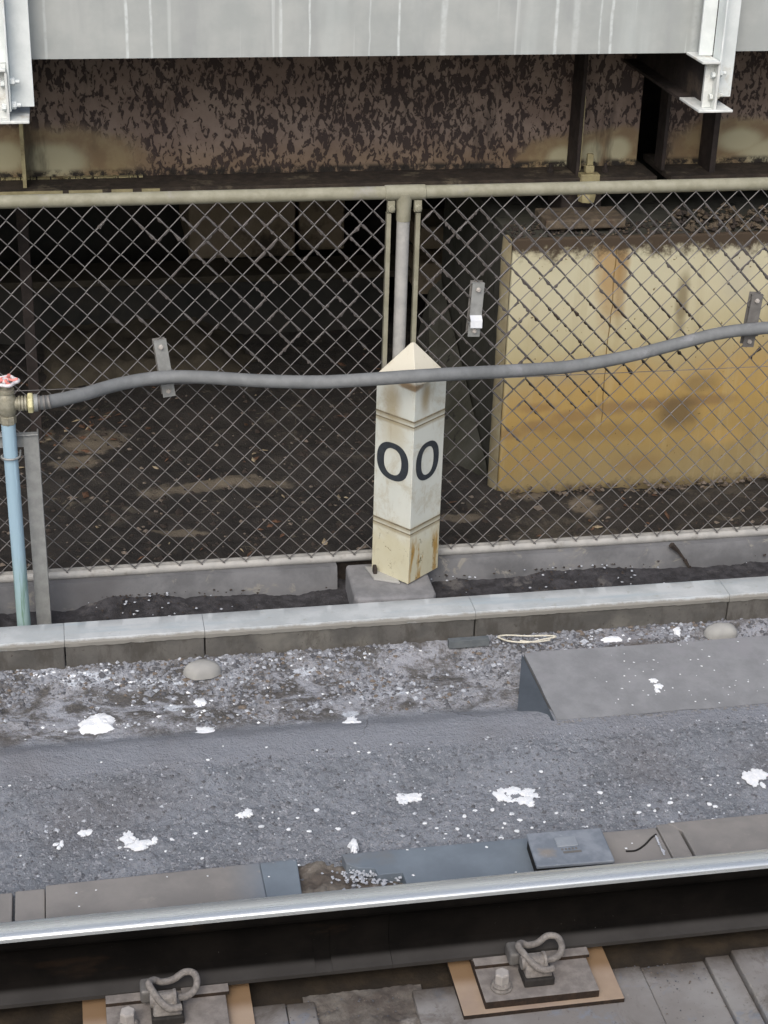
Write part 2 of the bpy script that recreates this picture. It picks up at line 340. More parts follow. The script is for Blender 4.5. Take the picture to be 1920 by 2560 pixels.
for zc_ in [UY(1027, 1330, 4.589).z+d_ for d_ in (-.012, .006)]+[UY(1040, 1062, 4.589).z+d_ for d_ in (-.012, .006)]:
    x = g.mix(g.op('MULTIPLY', g.sm(g.op('ABSOLUTE', g.op('SUBTRACT', g.op('ADD', zz, g.op('MULTIPLY', g.n(30, 5, .7), .008)), zc_)), .011, .001), .6), x, '#8b7c58')
g.bump(g.n(30, 4), .0004); M['marker_white'] = g.col(x)
simple('marker_groove', '#6d6654', '#8a8069', 40, .8, bump=0)
simple('marker_black', '#2d3238', '#363b40', 40, .6, bump=0)
simple('leaf_brown', '#4e3a2e', '#6b5140', 40, .9, bump=0)
simple('leaf_pale', '#8d8069', '#a69a82', 40, .9, bump=0)
simple('cable_white', '#c4c0b0', '#d5d1c2', 40, .6, bump=0)
simple('board_grey', '#5a6063', '#6c7173', 20, .8)
simple('debris_and_shade', '#2f2a27', '#443c36', 40, .95)
simple('rubble_tan', '#4f463b', '#6b6051', 30, .95, bump=.002, c='#54463a')
simple('platform_concrete', '#55544f', '#605f5a', 4, .9)
simple('far_ground', '#55534f', '#63615c', 2, .95)

# ---------------- mesh helper
class MB:
    def __init__(s): s.v = []; s.f = []; s.mi = []; s.cur = 0
    def add(s, vs, fs, xf=None):
        b = len(s.v)
        for p in vs:
            p = Vector(p); s.v.append(xf @ p if xf else p)
        for f in fs: s.f.append([b+i for i in f]); s.mi.append(s.cur)
        return s
    def box(s, a, b, xf=None):
        (x0, y0, z0), (x1, y1, z1) = a, b
        return s.add([(x0, y0, z0), (x1, y0, z0), (x1, y1, z0), (x0, y1, z0), (x0, y0, z1), (x1, y0, z1), (x1, y1, z1), (x0, y1, z1)],
                     [(0, 3, 2, 1), (4, 5, 6, 7), (0, 1, 5, 4), (1, 2, 6, 5), (2, 3, 7, 6), (3, 0, 4, 7)], xf)
    def prism_x(s, prof, x0, x1):     # prof: (y,z) counter-clockwise seen from -x... closed
        n = len(prof); vs = [(x0, y, z) for y, z in prof] + [(x1, y, z) for y, z in prof]
        fs = [(i, (i+1) % n, n+(i+1) % n, n+i) for i in range(n)] + [tuple(range(n))[::-1], tuple(range(n, 2*n))]
        return s.add(vs, fs)
    def prism_z(s, poly, z0, z1, xf=None):
        n = len(poly); vs = [(x, y, z0) for x, y in poly] + [(x, y, z1) for x, y in poly]
        fs = [(i, (i+1) % n, n+(i+1) % n, n+i) for i in range(n)] + [tuple(range(n))[::-1], tuple(range(n, 2*n))]
        return s.add(vs, fs, xf)
    def tube(s, path, r, n=8, cap=True, closed=False):
        path = [Vector(p) for p in path]; m = len(path); base = len(s.v); up = None
        rs = r if isinstance(r, (list, tuple)) else [r]*m
        for i, p in enumerate(path):
            if closed: t = path[(i+1) % m]-path[i-1]
            else: t = path[min(i+1, m-1)]-path[max(i-1, 0)]
            t.normalize()
            if up is None:
                up = Vector((0, 0, 1)) if abs(t.z) < .9 else Vector((0, 1, 0))
            a = up - t*up.dot(t); a.normalize(); up = a; b = t.cross(a)
            for k in range(n):
                q = 2*math.pi*k/n; s.v.append(p + (a*math.cos(q)+b*math.sin(q))*rs[i])
        for i in range(m if closed else m-1):
            j = (i+1) % m
            for k in range(n):
                s.f.append([base+i*n+k, base+i*n+(k+1) % n, base+j*n+(k+1) % n, base+j*n+k]); s.mi.append(s.cur)
        if cap and not closed:
            s.f.append([base+k for k in range(n)][::-1]); s.f.append([base+(m-1)*n+k for k in range(n)]); s.mi += [s.cur]*2
        return s
    def lathe(s, prof, c, ax='z', n=20):
        vs = []; m = len(prof)
        for r, h in prof:
            for k in range(n):
                q = 2*math.pi*k/n; a, b = r*math.cos(q), r*math.sin(q)
                p = {'z': (a, b, h), 'y': (a, h, b), 'x': (h, a, b)}[ax]; vs.append((p[0]+c[0], p[1]+c[1], p[2]+c[2]))
        fs = [(i*n+k, i*n+(k+1) % n, (i+1)*n+(k+1) % n, (i+1)*n+k) for i in range(m-1) for k in range(n)]
        fs += [tuple(range(n))[::-1], tuple(range((m-1)*n, m*n))]
        return s.add(vs, fs)
    def rock(s, c, r, fl=.6, seed=0):
        # irregular eight-to-twelve sided pebble
        rn = random.Random(seed); P = []
        for (x, y, z) in ((1, 0, 0), (0, 1, 0), (-1, 0, 0), (0, -1, 0), (0, 0, 1), (0, 0, -1)):
            k = r*rn.uniform(.65, 1.25); P.append((x*k+rn.uniform(-.25, .25)*r, y*k+rn.uniform(-.25, .25)*r, z*k*fl))
        q = rn.uniform(0, 6.28); cq, sq = math.cos(q), math.sin(q)
        P = [(c[0]+x*cq-y*sq, c[1]+x*sq+y*cq, c[2]+z) for x, y, z in P]
        return s.add(P, [(0, 1, 4), (1, 2, 4), (2, 3, 4), (3, 0, 4), (1, 0, 5), (2, 1, 5), (3, 2, 5), (0, 3, 5)])
    def build(s, name, mat, parent=None, smooth=None, bevel=0, label=None, kind=None, seg=2):
        me = bpy.data.meshes.new(name)
        o_ = Vector(parent.get('_o', (0, 0, 0))) if parent else Vector((0, 0, 0))
        me.from_pydata([tuple(p-o_) for p in s.v], [], s.f)
        mats = mat if isinstance(mat, (list, tuple)) else [mat]
        for m in mats: me.materials.append(M[m])
        if len(mats) > 1: me.polygons.foreach_set('material_index', s.mi)
        if not s.nofix:
            import bmesh
            bm = bmesh.new(); bm.from_mesh(me); bmesh.ops.recalc_face_normals(bm, faces=bm.faces); bm.to_mesh(me); bm.free()
        o = bpy.data.objects.new(name, me); col.objects.link(o)
        if parent: o.parent = parent
        if smooth: me.shade_smooth(); me.set_sharp_from_angle(angle=math.radians(smooth))
        if bevel:
            b = o.modifiers.new('Bevel', 'BEVEL'); b.width = bevel; b.segments = seg; b.limit_method = 'ANGLE'; b.harden_normals = False
        if label: o['label'] = label
        if kind: o['kind'] = kind
        return o
    nofix = False
def thing(name, loc, label, cat, group=None):
    o = bpy.data.objects.new(name, None); col.objects.link(o); o.location = loc; o.empty_display_size = .05
    o['_o'] = tuple(loc); o['label'] = label; o['category'] = cat
    if group: o['group'] = group
    return o
def tag(o, label, cat, group=None):
    o['label'] = label; o['category'] = cat
    if group: o['group'] = group
    return o
def struct(o): o['kind'] = 'structure'; return o
def sempty(name, loc=(0, 0, 0)):
    o = bpy.data.objects.new(name, None); col.objects.link(o); o.location = loc; o['_o'] = tuple(loc); o['kind'] = 'structure'; return o
def recenter(o):
    # move a one-mesh object's origin to the middle of its base
    vs = [v.co for v in o.data.vertices]
    c = Vector((sum(v.x for v in vs)/len(vs), sum(v.y for v in vs)/len(vs), min(v.z for v in vs)))
    o.data.transform(Matrix.Translation(-c)); o.location = c; return o
def spline(pts, k=8, closed=False):
    pts = [Vector(p) for p in pts]; out = []; n = len(pts)
    for i in range(n if closed else n-1):
        if closed: a, b, c, d = pts[i-1], pts[i], pts[(i+1) % n], pts[(i+2) % n]
        else: a, b, c, d = pts[max(i-1, 0)], pts[i], pts[i+1], pts[min(i+2, n-1)]
        for j in range(k):
            t = j/k; out.append(.5*((2*b)+(c-a)*t+(2*a-5*b+4*c-d)*t*t+(3*b-a-3*c+d)*t**3))
    if not closed: out.append(pts[-1])
    return out
def nz(x, y, s_=1., o=4, z=0.): return mn.fractal(Vector((x*s_, y*s_, z)), .6, 2.1, o)
XA, XB = -3.2, 5.2

# ================= SETTING =================
gp = MB(); gp.add([(-60, -60, -.5), (60, -60, -.5), (60, 60, -.5), (-60, 60, -.5)], [(0, 1, 2, 3)])
struct(gp.build('ground', 'far_ground'))

def grid(xs, ys, fz):
    m = MB(); nx, ny = len(xs), len(ys)
    m.v = [Vector((x, y, fz(x, y))) for y in ys for x in xs]
    m.f = [[j*nx+i, j*nx+i+1, (j+1)*nx+i+1, (j+1)*nx+i] for j in range(ny-1) for i in range(nx-1)]
    m.mi = [0]*len(m.f); m.nofix = True; return m
xs = list(np.arange(XA, -.55, .06)) + list(np.arange(-.55, 2.6, .006)) + list(np.arange(2.6, XB+.05, .06))
def bed(x, y):
    pr = [(3.1, .02), (3.42, .032), (3.62, .058), (3.83, .098), (3.94, .108), (4.02, .088), (4.2, .085), (4.36, .125), (4.5, .12)]
    z = .12
    for (a, za), (b, zb) in zip(pr, pr[1:]):
        if y <= b:
            t = (y-a)/(b-a); z = za+(zb-za)*(t*t*(3-2*t) if a < 4.3 else t); break
    rough = .0045 if y > 4.02 else (.0010 if y > 3.83+.05*nz(x, 0, 1.5, 2) else   .0058)
    return z + rough*nz(x, y, 26, 4) + .0035*nz(x, y, 5, 3) + (.0032*nz(x, y, 60, 3, 3) if y < 3.83 else 0)
struct(grid(xs, list(np.arange(3.225, 4.42, .0055)), bed).build('trackbed', 'trackbed', smooth=180))

# slab on the near side of the rail
ts = sempty('track_slab', (.6, 2.9, -.05))
def slab(x0, x1, zt, y1=3.03, mat='slab_concrete', x0n=None, nm='slab_panel'):
    m = MB(); x0n = x0 if x0n is None else x0n
    m.add([(x0n, 1.2, -.3), (x1, 1.2, -.3), (x1, y1, -.3), (x0, y1, -.3), (x0n, 1.2, zt), (x1, 1.2, zt), (x1, y1, zt), (x0, y1, zt)],
          [(0, 3, 2, 1), (4, 5, 6, 7), (0, 1, 5, 4), (1, 2, 6, 5), (2, 3, 7, 6), (3, 0, 4, 7)])
    return m.build(nm, mat, ts, bevel=.004)
slab(XA, -.165, -.037); slab(-.160, .395, -.033); slab(.397, .465, -.037); slab(.70, 1.27, -.035); slab(1.272, 1.435, -.041)
slab(1.437, 1.50, -.030); slab(1.503, XB, -.016)
m = grid(list(np.arange(.44, .73, .006)), list(np.arange(2.4, 3.06, .006)), lambda x, y: -.047+.008*nz(x, y, 14, 5)-.004*abs(nz(x, y, 30, 3)))
m.build('rough_patch', 'rough_mortar', ts, smooth=180)
MB().box((XA, 2.9, -.3), (XB, 3.3, -.06)).build('trench_floor', 'trench_dirt', ts)

# platform the photographer stands on, not in view, added to shade the rail web
pf = sempty('unseen_platform', (1, 0, -.3))
MB().box((XA-4, -6, -.3), (XB+4, 1.0, 1.17)).build('platform_wall', 'platform_concrete', pf)
MB().box((XA-4, -6, 1.175), (XB+4, 1.1, 1.29)).build('platform_edge', 'platform_concrete', pf, bevel=.01)

# channel floor between the kerb and the fence foundation
m = grid(list(np.arange(XA, -.4, .05))+list(np.arange(-.4, 2.6, .009))+list(np.arange(2.6, XB, .05)), list(np.arange(4.42, 4.80, .009)),
         lambda x, y: .098+.03*max(0, (y-4.62)/.13)*(.5+.9*nz(x, 0, 2.2, 3))+.006*nz(x, y, 22, 5))
struct(m.build('drain_channel', 'channel_dirt', smooth=180))

# kerb: five dark stones with pale copings
kb = sempty('kerb', (.9, 4.4, .05))
jx = [XA, -1.6, -.087, .324, 1.152, 1.971, 3.2, XB]
for a, b in zip(jx, jx[1:]):
    off = .0025*math.sin(a*9)
    MB().prism_x([(4.353, -.05), (4.452, -.05), (4.452, .2), (4.350, .2)], a+.002, b-.002).build('kerb_stone', 'kerb_concrete', kb, bevel=.003)
# copings are thicker sheets of smoother mortar with a chipped front lip
for a, b in zip(jx, jx[1:]):
    n = max(2, int((b-a)/.012)); m = MB(); ring = []
    for i in range(n+1):
        x = a+.0007+(b-a-.0014)*i/n
        c1 = .0035*max(0, nz(x, 3, 9, 4))+.0015*nz(x, 5, 40, 3)
        pr = [(4.346+c1, .196+.003*nz(x, 8, 25, 3)), (4.345+c1*.6, .208), (4.352, .2195), (4.4, .221+.001*nz(x, 1, 3)), (4.448+.001*nz(x, 9, 10), .220), (4.459, .212), (4.459, .196)]
        ring.append(pr)
        for y, z in pr: m.v.append(Vector((x, y, z)))
    k = 7
    for i in range(n):
        for j in range(k): m.f.append([i*k+j, i*k+(j+1) % k, (i+1)*k+(j+1) % k, (i+1)*k+j]); m.mi.append(0)
    m.f += [list(range(k)), [n*k+j for j in range(k)][::-1]]; m.mi += [0, 0]
    m.build('coping_stone', 'coping_concrete', kb, smooth=35)

# ramp slab at the right
rp = sempty('concrete_ramp', (1.7, 4.1, .05))
A = UZ(1310, 1633, .160); Bp = UZ(1292, 1797, .098); Cc = UZ(1393, 1801, .106)
def rampz(y): return Cc.z+(y-Cc.y)/(A.y-Cc.y)*(A.z-Cc.z)
n = 60; m = MB(); top = []; bot = []
for i in range(n+1):
    t = i/n; x = 1+0*t
    X = t*(XB-A.x)
    top.append(Vector((A.x+X, A.y+.003*nz(X, 2, 6), A.z+.002*nz(X, 0, 3)))); bot.append(Vector((Cc.x+X*(XB-Cc.x)/(XB-A.x), Cc.y+.004*nz(X, 4, 9), Cc.z)))
rows = 8
for i in range(n+1):
    for j in range(rows+1): m.v.append(top[i].lerp(bot[i], j/rows) + Vector((.002*nz(i*.3, j*.4), 0, .0012*nz(i*.2, j*.7))))
for i in range(n):
    for j in range(rows): m.f.append([i*(rows+1)+j, i*(rows+1)+j+1, (i+1)*(rows+1)+j+1, (i+1)*(rows+1)+j]); m.mi.append(0)
b0 = len(m.v)
for p in (top[0], bot[0]): m.v.append(Vector((p.x, p.y, 0)))
m.f.append([j for j in range(rows+1)]+[b0+1, b0]); m.mi.append(0)
m.nofix = True
m.build('ramp_surface', 'ramp_concrete', rp, smooth=30)
m = MB(); e = Vector((0, 0, .0))
m.add([A+Vector((-.006, .002, -.003)), Bp, Cc+Vector((-.008, 0, -.0)), Vector((A.x, A.y, .0)), Vector((Bp.x, Bp.y, 0)), Vector((Cc.x, Cc.y, 0))], [(0, 1, 2), (0, 3, 4, 1), (1, 4, 5, 2), (3, 5, 4), (0, 2, 5, 3)])
m.build('ramp_side', 'ramp_side', rp)

m = MB()
for i in range(260):
    x_ = Cc.x+random.random()**1.2*1.3; m.rock((x_, Cc.y-.004+random.gauss(0, .006), .101+random.random()*.006), random.uniform(.002, .007), .5, i)
m.build('broken_edge', 'mortar_block', rp, kind='stuff')
# fence foundation wall, gap at the marker
fw = sempty('fence_foundation', (.9, 4.8, .0))
for a, b in ((XA, .787), (1.083, XB)):
    m = MB(); n = int((b-a)/.02)
    for i in range(n+1):
        x = a+(b-a)*i/n
        d = .004*nz(x, 3, 5)
        for y, z in ((4.742+d, -.05), (4.742+d, .10), (4.748+d, .165), (4.757, .186+.002*nz(x, 2, 9)), (4.83, .19), (4.84, -.05)): m.v.append(Vector((x, y, z)))
    for i in range(n):
        for j in range(6): m.f.append([i*6+j, i*6+(j+1) % 6, (i+1)*6+(j+1) % 6, (i+1)*6+j]); m.mi.append(0)
    m.f += [list(range(6)), [n*6+j for j in range(6)]]; m.mi += [0, 0]
    m.build('foundation_wall', 'foundation_concrete', fw, smooth=40)
MB().box((.775, 4.815, -.05), (1.075, 4.84, .186)).build('foundation_wall', 'debris_and_shade', fw)  # dark colour paints the shade in the recess behind the block
# crack with a lost chip
c = [UY(x, y, 4.741) for x, y in ((1678, 1362), (1695, 1378), (1712, 1400), (1722, 1418), (1738, 1435))]
m = MB()
for p, q, r in zip(c, c[1:], (.011, .006, .007, .008)): m.tube([p, q], [r, r*.6], 5)
m.build('crack', 'debris_and_shade', fw)

# soil under the bridge
def soil(x, y):
    z = .13-.06*min(1, (y-4.83)/.6)-.05*min(1, max(0, (y-5.4)/1.6))
    return z+.018*nz(x, y, 3, 4)+.008*nz(x, y, 17, 4)
m = grid(list(np.arange(XA, -.6, .08))+list(np.arange(-.6, 3, .014))+list(np.arange(3, 6, .08)), list(np.arange(4.83, 6.2, .014))+list(np.arange(6.2, 8.4, .03)), soil)
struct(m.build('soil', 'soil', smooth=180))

# ================= BRIDGE =================
br = thing('railway_bridge', (1, 5.72, 1.2), 'blistered dark brown steel girder bridge running behind the fence under a grey fascia', 'bridge')
# girder web and flanges; joint near the right end
XJ = UY(1600, 300, 5.72).x; XK = UY(1668, 300, 5.72).x
for a, b in ((-5, XJ), (XK, 7.5)):
    MB().box((a, 5.72, 1.222), (b, 5.735, 2.35)).build('girder_web', 'girder_rust', br)
    m = MB(); m.box((a-(.02 if a > 0 else 0), 5.57, 1.198), (b+(.03 if b < 5 else 0), 5.88, 1.221)); m.build('bottom_flange', ['girder_dirt'], br, bevel=.002)
# peeling cream lip along the flange edge
m = MB()
for x0, x1 in ((-.6, -.02), (-.0, .11), (.14, .21), (.24, .30)):
    m.box((x0, 5.5675, 1.204), (x1, 5.5695, 1.2195))
m.build('flange_lip', 'cream_steel', br)
m = MB()
for i in range(80):
    x = -.35+i*.0075+random.uniform(-.003, .003); m.box((x, 5.700, 1.2215), (x+random.uniform(.004, .012), 5.719, 1.225+random.uniform(0, .003)))
m.build('weld_seam', 'cream_steel', br)
def stiff(x, y0=5.60, mat='girder_dark', th=.012):
    return MB().box((x, y0, 1.222), (x+th, 5.719, 2.3)).build('stiffener', mat, br)
stiff(UY(1450, 300, 5.60).x); stiff(UY(55, 380, 5.6).x-.004, mat='cream_steel'); stiff(UY(1788, 300, 5.6).x, th=.02); stiff(UY(1655, 300, 5.6).x+.03, 5.64)
stiff(-1.6); stiff(3.4); stiff(4.6)
# stiffener weld line (pale thin edge)
x = UY(1450, 300, 5.60).x
MB().box((x+.0125, 5.597, 1.24), (x+.0145, 5.60, 1.50)).build('weld_seam', 'cream_steel', br)
def hexbolt(m, c, r, h, ax='z', shank=None):
    vs = []
    for hh in (0, h*.85, h):
        rr = r if hh < h else r*.86
        for k in range(6):
            q = math.pi/3*k+.3; a, b = rr*math.cos(q), rr*math.sin(q)
            p = {'z': (a, b, hh), 'y': (a, -hh, b), 'x': (hh, a, b)}[ax]; vs.append((c[0]+p[0], c[1]+p[1], c[2]+p[2]))
    fs = [(i*6+k, i*6+(k+1) % 6, (i+1)*6+(k+1) % 6, (i+1)*6+k) for i in range(2) for k in range(6)] + [(0, 1, 2, 3, 4, 5), (12, 13, 14, 15, 16, 17)]
    m.add(vs, fs)
for px in (1375, 1512):
    p = UZ(px, 430, 1.222); m = MB(); hexbolt(m, p, .012, .012); m.lathe([(.006, .012), (.006, .03), (.004, .032)], p, 'z', 10); m.build('flange_bolt', 'girder_dark', br)
p = UZ(1466, 436, 1.222)
m = MB(); m.box((p.x-.035, 5.562, 1.205), (p.x+.035, 5.60, 1.235)); m.box((p.x-.016, 5.575, 1.2355), (p.x+.016, 5.60, 1.262)); m.box((p.x-.010, 5.58, 1.2622), (p.x+.012, 5.598, 1.302))
m.build('clamp_block', 'cream_steel', br, bevel=.003)
# bearing on the pier
bc = UY(1466, 500, 5.6).x
m = MB(); m.lathe([(.03, 0), (.034, .02), (.03, .05), (.02, .06)], (bc, 5.6, 1.13), 'z', 8); m.build('bearing_bolt', 'cream_steel', br, smooth=30)
m = MB(); m.box((UY(1368, 530, 5.5).x, 5.5, 1.058), (UY(1568, 530, 5.5).x, 5.66, 1.092)); m.build('bearing_plate', 'rubble_tan', br, bevel=.006)
m = MB(); m.box((bc-.07, 5.67, 1.046), (bc+.08, 5.85, 1.197)); m.build('bearing', 'girder_dark', br, bevel=.008)
# fascia panel, deck above
MB().box((-6, 5.10, 1.7445), (UY(1795, 60, 5.1).x, 5.112, 3.1)).build('fascia_panel', 'fascia_paint', br)
MB().box((UY(1795, 60, 5.1).x+.004, 5.102, 1.748), (8.5, 5.114, 3.1)).build('fascia_panel', 'fascia_paint', br)
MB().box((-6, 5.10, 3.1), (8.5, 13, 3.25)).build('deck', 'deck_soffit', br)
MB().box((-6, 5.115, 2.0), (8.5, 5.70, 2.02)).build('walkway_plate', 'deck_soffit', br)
# brackets with posts
def bracket(x0, nm):
    # x0: left edge of the lower flange at the tip; I-beam running back to the girder
    t = []
    w_, zt, zb = .112, 1.748, 1.592
    m = MB()
    m.add([(x0, 4.95, zb), (x0+.105, 4.95, zb), (x0+w_, 4.97, zb), (x0+w_, 5.0, zb), (x0+w_, 5.715, zb), (x0, 5.715, zb), (x0, 4.99, zb)][:0] or
          [(x0, 4.95, zb), (x0+w_, 4.95, zb), (x0+w_, 5.13, zb), (x0, 5.13, zb), (x0, 4.95, zb+.008), (x0+w_, 4.95, zb+.008), (x0+w_, 5.13, zb+.008), (x0, 5.13, zb+.008)],
          [(0, 3, 2, 1), (4, 5, 6, 7), (0, 1, 5, 4), (1, 2, 6, 5), (2, 3, 7, 6), (3, 0, 4, 7)])
    a = m.build('bracket_flange', 'white_paint_worn', br, bevel=.002)
    m = MB(); m.box((x0-.004, 4.95, zt-.008), (x0+.055, 5.099, zt))
    m.build('bracket_flange', 'white_paint_worn', br, bevel=.002)
    MB().box((x0+.05, 4.955, zb+.0085), (x0+.057, 5.07, zt-.0085)).build('bracket_web', 'white_paint_worn', br)
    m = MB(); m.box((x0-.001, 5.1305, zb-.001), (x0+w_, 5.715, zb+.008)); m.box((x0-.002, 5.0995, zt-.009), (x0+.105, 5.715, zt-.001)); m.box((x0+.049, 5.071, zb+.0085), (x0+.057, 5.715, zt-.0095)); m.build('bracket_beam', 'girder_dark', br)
    MB().box((x0+.022, 4.985, zb+.0085), (x0+.0495, 4.993, zt-.0085)).build('end_plate', 'white_paint_worn', br)
    # angle post bolted to the web
    m = MB(); m.box((x0+.0575, 4.965, zb+.032), (x0+.0635, 5.03, 3.4)); m.box((x0+.0637, 5.024, zb+.032), (x0+.128, 5.03, 3.4))
    m.build('angle_post', 'white_paint', br, bevel=.0015)
    m = MB(); m.box((x0+.012, 5.032, 1.75), (x0+.056, 5.04, 3.4)); m.build('angle_post', 'white_paint', br)
    for z in (zb+.045, zb+.112):
        m = MB(); hexbolt(m, (x0+.064, 4.992, z), .0115, .014, 'x'); m.lathe([(.006, .014), (.006, .026), (.004, .028)], (x0+.064, 4.992, z), 'x', 10)
        m.build('bolt', 'white_paint', br)
        m = MB(); hexbolt(m, (x0+.038, 4.975, z-.002), .010, .011, 'x'); m.build('bolt', 'white_paint', br)
bracket(1.926, 'a'); bracket(-.212, 'b')
m = MB(); m.box((UY(1793, 60, 5.095).x-.012, 5.09, 1.75), (UY(1793, 60, 5.095).x, 5.0995, 3.4)); m.build('angle_post', 'girder_dark', br)  # dark strip painting the shadow gap left of the right post

# pier
pr_ = thing('bridge_pier', (2.4, 6, .0), 'yellow stained concrete pier behind the right half of the fence', 'bridge pier')
m = MB(); n = 40
x0 = 1.5
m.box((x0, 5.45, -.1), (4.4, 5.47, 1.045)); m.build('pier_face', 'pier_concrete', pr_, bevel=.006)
MB().box((x0+.001, 5.4705, -.1), (4.4, 6.55, 1.043)).build('pier_body', 'pier_side', pr_, bevel=.004)
m = MB(); n = 30
for i in range(n+1):
    z = -.1+1.14*i/n; d = .004*nz(z, 1, 12)
    for (x, y) in ((x0-.002, 5.462+d), (x0-.022+d, 5.49), (x0-.022+d, 5.52), (x0-.002, 5.52)): m.v.append(Vector((x, y, z)))
for i in range(n):
    for j in range(4): m.f.append([i*4+j, i*4+(j+1) % 4, (i+1)*4+(j+1) % 4, (i+1)*4+j]); m.mi.append(0)
m.f.append([n*4+j for j in range(4)]); m.mi.append(0)
m.build('corner_strip', 'pier_edge', pr_, smooth=40)
# sloping haunch at the foot of the side
MB().add([(x0-.01, 5.52, 0), (x0-.01, 6.5, 0), (x0-.16, 6.5, 0), (x0-.16, 5.9, 0), (x0-.01, 5.6, .12), (x0-.01, 6.5, .55), (x0-.06, 6.5, .5)], [(0, 1, 2, 3), (0, 4, 5, 1), (0, 3, 4), (3, 2, 6), (3, 6, 5, 4), (1, 5, 6, 2)]).build('haunch', 'pier_side', pr_)
# broken concrete lip at the foot and dirt on the top
m = MB()
for i in range(420):
    x = x0+random.random()**1.1*1.6; k = random.random()
    m.cur = 0 if random.random() < .6 else 1
    m.rock((x, 5.43-random.random()*.09*(.4+.6*abs(nz(x, 0, 3))), .05+random.random()*.05), random.uniform(.004, .016), .7, i)
m.build('crumbled_base', ['rubble_tan', 'stone_brown'], pr_, kind='stuff')
m = MB()
for i in range(900):
    k = random.random(); x = random.uniform(x0, 3.0); y = random.uniform(5.46, 5.62)
    if x > 2.12 and random.random() < .75: sz = random.uniform(.005, .018)
    else: sz = random.uniform(.003, .009)
    m.cur = 0 if random.random() < (.75 if x > 2.1 else .25) else 1
    m.rock((x, y, 1.045+sz*.4+(random.random()*.05 if x > 2.12 else 0)*((y-5.45)/.17)), sz, .8, i)
tag(recenter(m.build('ballast_rubble', ['rubble_tan', 'debris_and_shade'])), 'brown rubble and grit lying on top of the yellow pier', 'rubble')['kind'] = 'stuff'

# far walls in the dark
ab = thing('abutment_wall', (1, 8.2, 0), 'dark abutment wall with blocks in the shadow under the bridge', 'wall')
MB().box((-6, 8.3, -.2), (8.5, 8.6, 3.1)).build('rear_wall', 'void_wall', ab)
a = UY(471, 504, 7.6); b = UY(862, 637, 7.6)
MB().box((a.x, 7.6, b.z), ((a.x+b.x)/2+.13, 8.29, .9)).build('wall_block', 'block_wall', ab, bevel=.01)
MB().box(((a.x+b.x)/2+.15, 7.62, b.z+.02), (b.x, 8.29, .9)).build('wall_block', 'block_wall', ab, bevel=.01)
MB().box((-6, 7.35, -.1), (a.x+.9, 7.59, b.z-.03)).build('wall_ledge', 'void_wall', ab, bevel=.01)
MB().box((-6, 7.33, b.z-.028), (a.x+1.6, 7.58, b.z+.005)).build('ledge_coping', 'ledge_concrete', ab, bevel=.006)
for (p, q, r, s_) in ((1040, 570, 1130, 622), (1045, 660, 1120, 735)):
    a1 = UY(p, q, 7.2); b1 = UY(r, s_, 7.2)
    MB().box((a1.x, 7.2, b1.z), (b1.x+.3, 7.5, a1.z)).build('wall_block', 'block_wall', ab, bevel=.008)
m = grid(list(np.arange(-.15, .8, .02)), list(np.arange(6.75, 7.36, .03)), lambda x, y: -.01+.11*min(1, max(0, (y-6.78-.06*nz(x, 2, 5))/.08))*min(1, (x+.16)/.05)*min(1, max(0, (.8-x)/.25))+.025*nz(x, y, 8, 4))
m.build('rubble_ledge', 'ledge_concrete', ab, smooth=180)
MB().box((6.5, 5.2, -.3), (6.8, 8.3, 3.1)).build('added_end_wall', 'void_wall', ab); MB().box((-4.6, 5.2, -.3), (-4.3, 8.3, 3.1)).build('added_end_wall', 'void_wall', ab)  # out-of-view end walls, added to keep daylight from under the bridge
c0 = UY(55, 640, 6.2); c1 = UY(75, 640, 6.2)
cl = MB(); cl.box((c0.x-.012, 6.2, -.02), (c0.x+.03, 6.24, 1.25)); tag(recenter(cl.build('steel_column', 'girder_dark', bevel=.002)), 'thin dark column standing in the shadow behind the left end of the fence', 'column')

# ================= RAIL =================
ra = thing('rail', (.6, 3.145, .0), 'steel running rail with polished head and dark rusty web crossing the foreground', 'rail')
yc = 3.145
half = [(0, .0), (.0725, .0), (.0725, .0105), (.045, .0165), (.018, .028), (.0105, .045), (.0083, .08), (.010, .112), (.018, .124), (.0305, .132), (.0325, .140)]
prf = [(yc-a, z) for a, z in half[1:]][::-1] + [(yc+a, z) for a, z in half[1:]]
m = MB(); m.prism_x(prf, XA, .66); m.build('rail_web', 'rail_rust', ra, smooth=40)
m = MB(); m.prism_x(prf, .661, XB); m.build('rail_web', 'rail_rust', ra, smooth=40)
hd = [(-.0325, .1401), (-.0325, .158), (-.031, .165), (-.0275, .1695), (-.021, .1722), (-.01, .1737), (0, .174), (.01, .1737), (.021, .1722), (.0275, .1695), (.031, .165), (.0325, .158), (.0325, .1401)]
m = MB(); m.prism_x([(yc+a, z) for a, z in hd][::-1], XA, XB); o = m.build('rail_head', ['rail_head', 'rail_rust'], ra, smooth=60)
for p in o.data.polygons:
    c_ = p.center
    if p.center.z < .1615: p.material_index = 1
# weld collar on the foot
m = MB(); m.prism_x([(yc+s_*a, z) for s_, L in ((-1, half[1:7][::-1]), (1, half[1:7])) for a, z in [(q[0]+.0022, q[1]+.002) for q in L]], .475, .515); m.build('weld_collar', 'rail_rust', ra, smooth=30, bevel=.001)

